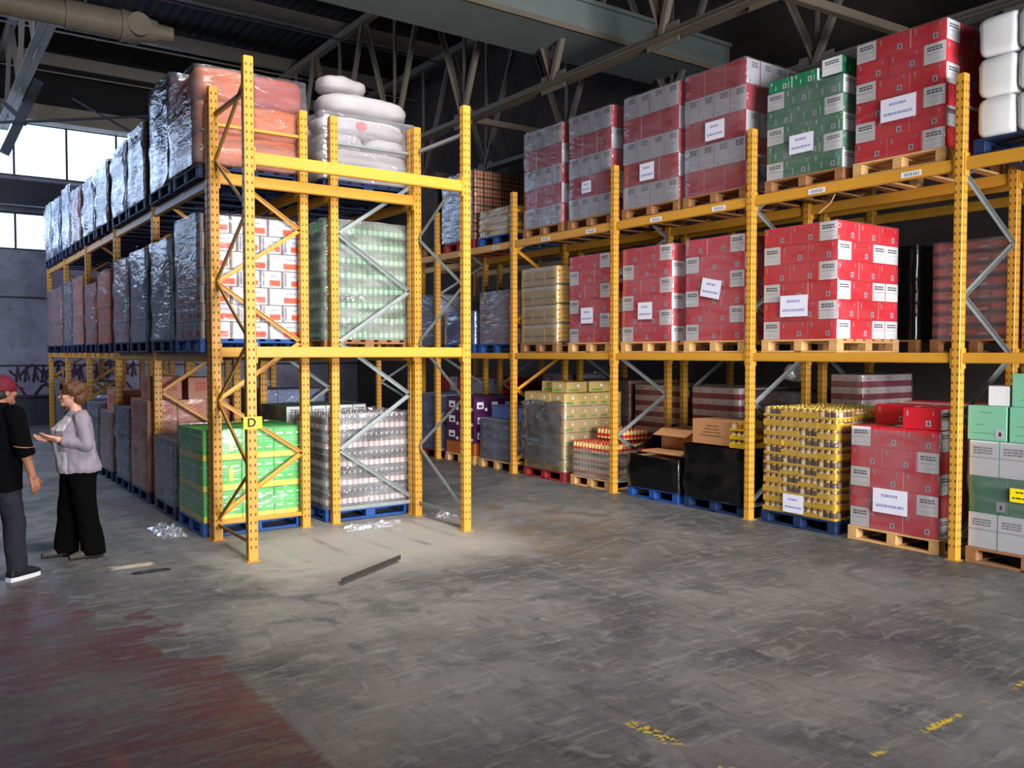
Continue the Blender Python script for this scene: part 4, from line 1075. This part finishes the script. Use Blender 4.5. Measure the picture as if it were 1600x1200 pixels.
def hand(bm, w, d, palm_n, side, curl=.5, s=1.0):
    """palm with four fingers and a thumb; w wrist, d direction along the hand, palm_n = way the palm faces"""
    w, d = V(w), V(d).normalized(); pn = V(palm_n); pn = (pn-d*pn.dot(d)).normalized(); a = d.cross(pn).normalized()*side
    L = .085*s
    for t in (-.03, -.01, .01, .03): cap(bm, w+a*t*.7*s, w+d*L+a*t*s, .015*s, .013*s, 10)
    for k, (t, ln) in enumerate(((.034, .066), (.012, .076), (-.011, .07), (-.033, .055))):
        p = w+d*L+a*t*s; dd = d
        for j, fr in enumerate((.45, .32, .25)):
            dd = (dd+pn*curl*(.45+.2*j)).normalized(); q = p+dd*ln*fr*s*1.1
            cap(bm, p, q, (.0105-.001*j)*s, (.0095-.001*j)*s, 8); p = q
    p = w+d*.025*s+a*.028*s; dd = (d*.7+a*.75+pn*.3).normalized()
    for ln, r in ((.04, .0125), (.032, .011), (.024, .0095)):
        q = p+dd*ln*s; cap(bm, p, q, r*s, r*.92*s, 8); p = q; dd = (dd+d*.35+pn*.15*curl).normalized()
def head(bm, c, s=1.0, fwd=(1, 0, 0)):
    """head looking along +x (turned afterwards by building in place)"""
    f = V(fwd).normalized(); l = V((-f.y, f.x, 0)).normalized(); c = V(c); ang = math.atan2(f.y, f.x)
    A = lambda x, y, z: c+f*x*s+l*y*s+V((0, 0, z*s))
    ell(bm, A(-.008, 0, .025), (.098*s, .078*s, .098*s), (0, 0, ang)); ell(bm, A(.022, 0, -.045), (.07*s, .06*s, .07*s), (0, 0, ang))
    ell(bm, A(.075, 0, -.085), (.026*s, .03*s, .024*s), (0, 0, ang))                      # chin
    cap(bm, A(.088, 0, .02), A(.108, 0, -.018), .01*s, .016*s, 10)                         # nose
    ell(bm, A(.082, 0, .04), (.022*s, .05*s, .012*s), (0, 0, ang))                        # brow
    ell(bm, A(.088, 0, -.052), (.014*s, .025*s, .011*s), (0, 0, ang))                      # mouth
    for q in (-1, 1): ell(bm, A(-.005, q*.08, -.005), (.018*s, .008*s, .03*s), (0, 0, ang)); ell(bm, A(.06, q*.042, -.015), (.03*s, .024*s, .026*s), (0, 0, ang))
    return A
UPV = V((0, 0, 1))
def ringz(z, cx, cy, rx, ry): return ((cx, cy, z), (rx, 0, 0), (0, ry, 0))

# the woman: grey cardigan, black flared trousers, glasses, forearms held out
wl = (1.3, 8.84, 0); wrz = math.radians(184)
hc = (.035, 0, 1.515)
WL = lambda s: .1 if s < 0 else -.08
def wbody(bm):
    head(bm, hc, .97, (1, -.25, 0))
    cap(bm, (.0, 0, 1.33), (.02, 0, 1.47), .058, .05)
    ring_loft(bm, [ringz(.82, -.01, 0, .13, .17), ringz(.92, -.01, 0, .14, .18), ringz(1.05, .01, 0, .13, .15), ringz(1.2, .015, 0, .13, .165), ringz(1.32, 0, 0, .085, .16), ringz(1.37, 0, 0, .05, .08)])
    for s in (-1, 1):
        k = WL(s); cap(bm, (-.005, s*.09, .86), (k*.5, s*.1, .47), .088, .058); cap(bm, (k*.5, s*.1, .47), (k-.03, s*.11, .09), .054, .036)
        cap(bm, (k-.03, s*.11, .07), (k+.08, s*.115, .035), .032, .02)
        cap(bm, (0, s*.17, 1.32), (-.03, s*.225, 1.06), .05, .042)
        e = V((-.03, s*.225, 1.06)); w = V((.2, s*.15, 1.10)) if s < 0 else V((.19, s*.13, 1.12))
        cap(bm, e, w, .042, .028); hand(bm, w, (w-e).normalized()+V((.2, 0, .05)), (0, -s*.5, .8), s if s < 0 else s, .35, .95)
wm = remeshed('person', wbody, .0065, ['skin'], None, 2, 0, 0, wl, wrz)
tag(wm, 'woman in grey cardigan and black flared trousers, holding her hands out', 'person')
def wtop(bm):
    ring_loft(bm, [ringz(.80, -.02, 0, .185, .215), ringz(.84, -.02, 0, .19, .22), ringz(.95, 0, 0, .18, .205), ringz(1.08, .03, 0, .18, .18), ringz(1.2, .035, 0, .175, .19), ringz(1.3, .0, 0, .115, .19), ringz(1.345, -.005, 0, .085, .13), ringz(1.37, -.01, 0, .07, .085)], 28)
    for s in (-1, 1):
        cap(bm, (0, s*.165, 1.305), (-.03, s*.228, 1.06), .068, .062)
        e = V((-.03, s*.228, 1.06)); w = V((.2, s*.15, 1.10)) if s < 0 else V((.19, s*.13, 1.12))
        cap(bm, e, e, .062, .062001) if 0 else ell(bm, e, (.062, .062, .062)); cap(bm, e, e+(w-e)*.86, .062, .046, 14, False)
o = remeshed('cardigan', wtop, .009, ['grey_knit', 'pale_print'], wm, 2, .012, 3)
for p in o.data.polygons:
    c = p.center
    if c.x > .075 and abs(c.y) < .15 and c.z < 1.32 and not (1.0 < c.z < 1.19 and abs(c.y) > .08): p.material_index = 1
def wtr(bm):
    ring_loft(bm, [ringz(.74, -.01, 0, .15, .19), ringz(.8, -.015, 0, .165, .2), ringz(.9, -.01, 0, .15, .185), ringz(.96, -.01, 0, .14, .17)], 24)
    for s in (-1, 1):
        k = WL(s); ring_loft(bm, [((-.01, s*.095, .82), (.13, 0, 0), (0, .1, 0)), ((k*.5, s*.1, .5), (.1, 0, 0), (0, .085, 0)), ((k*.75-.01, s*.107, .3), (.1, 0, 0), (0, .082, 0)), ((k-.02, s*.115, .06), (.108, 0, 0), (0, .09, 0)), ((k-.02, s*.115, .028), (.11, 0, 0), (0, .092, 0))], 20)
remeshed('trousers', wtr, .009, ['black_trouser'], wm, 2, .008, 5)
for s in (-1, 1):
    k = WL(s); remeshed('shoe', lambda bm: (ring_loft(bm, [((k-.1, s*.115, .03), (0, .035, 0), (0, 0, .022)), ((k-.09, s*.115, .036), (0, .04, 0), (0, 0, .034)), ((k+.02, s*.117, .046), (0, .048, 0), (0, 0, .044)), ((k+.12, s*.12, .036), (0, .05, 0), (0, 0, .034)), ((k+.19, s*.122, .024), (0, .034, 0), (0, 0, .022))], 14)), .006, ['shoe_grey'], wm, 1)
def whair(bm):
    c = V(hc)
    ell(bm, c+V((-.025, 0, .045)), (.105, .096, .095)); ell(bm, c+V((-.055, 0, -.01)), (.078, .092, .095))
    for k in range(14):
        t = math.radians(30+300*k/13); ell(bm, c+V((-.02+.0-.09*math.cos(t-math.pi), .085*math.sin(t), .05+.02*math.sin(k*2.1))), (.036, .03, .05))
    for s in (-1, 0, 1): ell(bm, c+V((.062, s*.04, .098)), (.035, .034, .022))
    for s in (-1, 1): ell(bm, c+V((.015, s*.082, .03)), (.03, .016, .05))
remeshed('hair', whair, .007, ['hair_brown'], wm, 1, .008, 2)
gl = MB(); c = V(hc)
_f = V((1, -.25, 0)).normalized(); A = lambda x, y, z: c+(_f*x+V((-_f.y, _f.x, 0))*y+V((0, 0, z)))*.97
for s in (-1, 1):
    gl.tube([A(.107, s*.036+.024*math.cos(t), .008+.017*math.sin(t)) for t in [2*math.pi*k/12 for k in range(13)]], .0028, 'eye_dark', 5, False)
    gl.tube([A(.103, s*.06, .012), A(.05, s*.086, .012), A(-.01, s*.088, .008)], .0026, 'eye_dark', 5)
gl.tube([A(.108, -.012, .012), A(.108, .012, .012)], .0026, 'eye_dark', 5); gl.build('glasses', wm)
for s in (-1, 1):
    q = MB(); P = [[A(.094+.006*math.cos(a)*1, s*.034+.011*math.sin(a)*math.cos(b), .008+.007*math.sin(a)*math.sin(b)) for b in [2*math.pi*k/10 for k in range(10)]] for a in [math.pi/2*k/4 for k in range(5)]]; q.grid(P, 'eye_dark', True, True); q.build('eye', wm)
q = MB(); q.tube([A(.102, -.02, -.052), A(.107, 0, -.05), A(.102, .02, -.052)], [.003, .0055, .003], 'lip', 6); q.build('lips', wm)

# the man: maroon cap, black top, dark jeans, seen from behind, right arm hanging
ml = (.62, 8.27, 0); mrz = math.radians(36)
mh = (.06, 0, 1.575); MF = V((1, -.2, 0)).normalized(); ML = V((-MF.y, MF.x, 0)); MK = lambda s: .08 if s < 0 else -.14
MA = lambda x, y, z: V(mh)+MF*x+ML*y+V((0, 0, z))
def mbody(bm):
    head(bm, mh, 1.0, MF)
    cap(bm, (.0, 0, 1.4), (.04, 0, 1.53), .064, .058)
    ring_loft(bm, [ringz(.85, -.01, 0, .12, .165), ringz(.98, 0, 0, .12, .165), ringz(1.15, .0, 0, .125, .175), ringz(1.3, .0, 0, .125, .195), ringz(1.41, 0, 0, .085, .18), ringz(1.46, 0, 0, .055, .08)])
    for s in (-1, 1):
        k = MK(s); cap(bm, (0, s*.09, .88), (k*.5+.01, s*.1, .48), .085, .058); cap(bm, (k*.5+.01, s*.1, .48), (k-.02, s*.11, .09), .053, .038); cap(bm, (k-.02, s*.11, .07), (k+.1, s*.12, .045), .034, .026)
        e = V((.01, s*.27, 1.12)) if s < 0 else V((.0, s*.27, 1.13)); w = V((.075, s*.29, .88)) if s < 0 else V((.1, s*.27, .9))
        cap(bm, (0, s*.2, 1.4), e, .055, .044); cap(bm, e, w, .044, .03)
        hand(bm, w, (w-e).normalized(), (0, -s, 0) if s < 0 else (0, -.3, .8), -s if s < 0 else s, .75, 1.05)
mm = remeshed('person', mbody, .0065, ['skin_tan'], None, 2, 0, 0, ml, mrz)
tag(mm, 'man in maroon cap, black top and dark jeans at the left edge', 'person')
def mtop(bm):
    ring_loft(bm, [ringz(.76, -.01, 0, .165, .2), ringz(.8, -.01, 0, .17, .205), ringz(.95, 0, 0, .17, .2), ringz(1.15, 0, 0, .17, .205), ringz(1.3, 0, 0, .165, .22), ringz(1.41, 0, 0, .12, .21), ringz(1.46, 0, 0, .085, .12), ringz(1.49, .01, 0, .07, .08)], 28)
    for s in (-1, 1):
        e = V((.01, s*.27, 1.12)) if s < 0 else V((.0, s*.27, 1.13)); w = V((.075, s*.29, .88)) if s < 0 else V((.1, s*.27, .9))
        cap(bm, (0, s*.19, 1.395), e, .085, .075); cap(bm, e, e+(w-e)*.25, .075, .07, 14, False)
remeshed('sweatshirt', mtop, .009, ['black_cloth'], mm, 2, .012, 9)
q = MB(); q.tube([V((.01, -.27, 1.14))+V((.078*math.cos(t), .078*math.sin(t), .012*math.sin(t))) for t in [2*math.pi*k/16 for k in range(17)]], .004, 'orange_cord', 6, False); q.build('sleeve_piping', mm)
def mtr(bm):
    ring_loft(bm, [ringz(.72, -.01, 0, .13, .175), ringz(.82, -.015, 0, .145, .185), ringz(.92, -.01, 0, .13, .17)], 24)
    for s in (-1, 1):
        k = MK(s); ring_loft(bm, [((0, s*.09, .82), (.115, 0, 0), (0, .1, 0)), ((k*.5+.012, s*.1, .5), (.092, 0, 0), (0, .086, 0)), ((k*.75-.005, s*.106, .3), (.084, 0, 0), (0, .08, 0)), ((k-.015, s*.11, .1), (.08, 0, 0), (0, .076, 0)), ((k-.015, s*.11, .075), (.086, 0, 0), (0, .08, 0))], 20)
remeshed('jeans', mtr, .009, ['jeans'], mm, 2, .012, 11)
for s in (-1, 1):
    sh = remeshed('shoe', lambda bm: ring_loft(bm, [((MK(s)-.1, s*.115, .05), (0, .036, 0), (0, 0, .03)), ((MK(s)-.09, s*.115, .06), (0, .042, 0), (0, 0, .05)), ((MK(s)+.02, s*.12, .066), (0, .05, 0), (0, 0, .055)), ((MK(s)+.12, s*.125, .052), (0, .05, 0), (0, 0, .036)), ((MK(s)+.185, s*.128, .04), (0, .034, 0), (0, 0, .02))], 16), .006, ['shoe_black'], mm, 1)
    q = MB(); pts = [(-.108, .03), (-.02, .047), (.1, .055), (.17, .045), (.2, .0), (.17, -.045), (.1, -.052), (-.02, -.046), (-.108, -.03)]
    P = [[(MK(s)+x, s*.12+y, z) for x, y in pts] for z in (0, .034)]; q.grid(P, 'rubber_white', False, True); q.quad(P[1], 'rubber_white'); t = q.build('sole', sh)
def mcap(bm):
    ang = math.atan2(MF.y, MF.x); Z = V((0, 0, 1))
    ell(bm, MA(-.01, 0, .055), (.114, .097, .088), (0, 0, ang))
    ring_loft(bm, [(MA(-.01, 0, .012), MF*.113, ML*.097), (MA(-.01, 0, .06), MF*.113, ML*.097)], 24)
    ring_loft(bm, [(MA(.06, 0, .04), ML*.08, Z*.006), (MA(.12, 0, .04), ML*.075, Z*.006), (MA(.165, 0, .028), ML*.055, Z*.006), (MA(.185, 0, .022), ML*.03, Z*.005)], 16)
remeshed('cap', mcap, .006, ['cap_red'], mm, 2)
def mhair(bm):
    ang = math.atan2(MF.y, MF.x)
    ell(bm, MA(-.04, 0, -.015), (.074, .083, .065), (0, 0, ang)); ell(bm, MA(-.012, 0, .02), (.1, .084, .05), (0, 0, ang))
remeshed('hair', mhair, .007, ['hair_dark'], mm, 1, .004)
for s in (-1, 1):
    q = MB(); P = [[MA(.094+.006*math.cos(a), s*.034+.011*math.sin(a)*math.cos(b), .008+.006*math.sin(a)*math.sin(b)) for b in [2*math.pi*k/10 for k in range(10)]] for a in [math.pi/2*k/4 for k in range(5)]]; q.grid(P, 'eye_dark', True, True); q.build('eye', mm)

# ------------------------------------------------------------------ light
def area(name, loc, target, sx, sy, power, col=(1, 1, 1), spread=180):
    l = bpy.data.lights.new(name, 'AREA'); l.shape = 'RECTANGLE'; l.size = sx; l.size_y = sy; l.energy = power; l.color = col; l.spread = math.radians(spread)
    o = bpy.data.objects.new(name, l); COL.objects.link(o); o.location = loc
    o.rotation_euler = (V(target)-V(loc)).to_track_quat('-Z', 'Y').to_euler(); return o
area('loading_door_daylight', (4.0, YB+.1, 2.6), (6.2, 8.0, 1.5), 5.5, 2.6, 620, (1, .985, .965), 75)
area('roof_light', (3.2, 4.2, 8.6), (4.6, 8.4, .5), 3.0, 2.0, 235, (1, .985, .965), 80)
area('end_window_daylight', (.6, YF-.6, 6.6), (1.6, 10, 1.5), 11, 3.2, 170, (.45, .62, 1.0), 150)
area('left_fill_light', (-2.5, 17.0, 8.0), (2.0, 21.5, .5), 3.0, 8.0, 560, (.74, .82, 1.0), 150)  # added fill lamp, no known source; brightens end wall and left loads
w = bpy.data.worlds.new('sky'); S.world = w; w.use_nodes = True
bg = w.node_tree.nodes['Background']; bg.inputs[0].default_value = (.72, .86, 1, 1); bg.inputs[1].default_value = 2.6
S.view_settings.view_transform = 'Standard'; S.view_settings.look = 'None'; S.view_settings.exposure = 0.0
S.cycles.max_bounces = 6; S.cycles.diffuse_bounces = 3; S.cycles.glossy_bounces = 3; S.cycles.transparent_max_bounces = 16; S.cycles.sample_clamp_indirect = 6
S.cycles.use_denoising = True
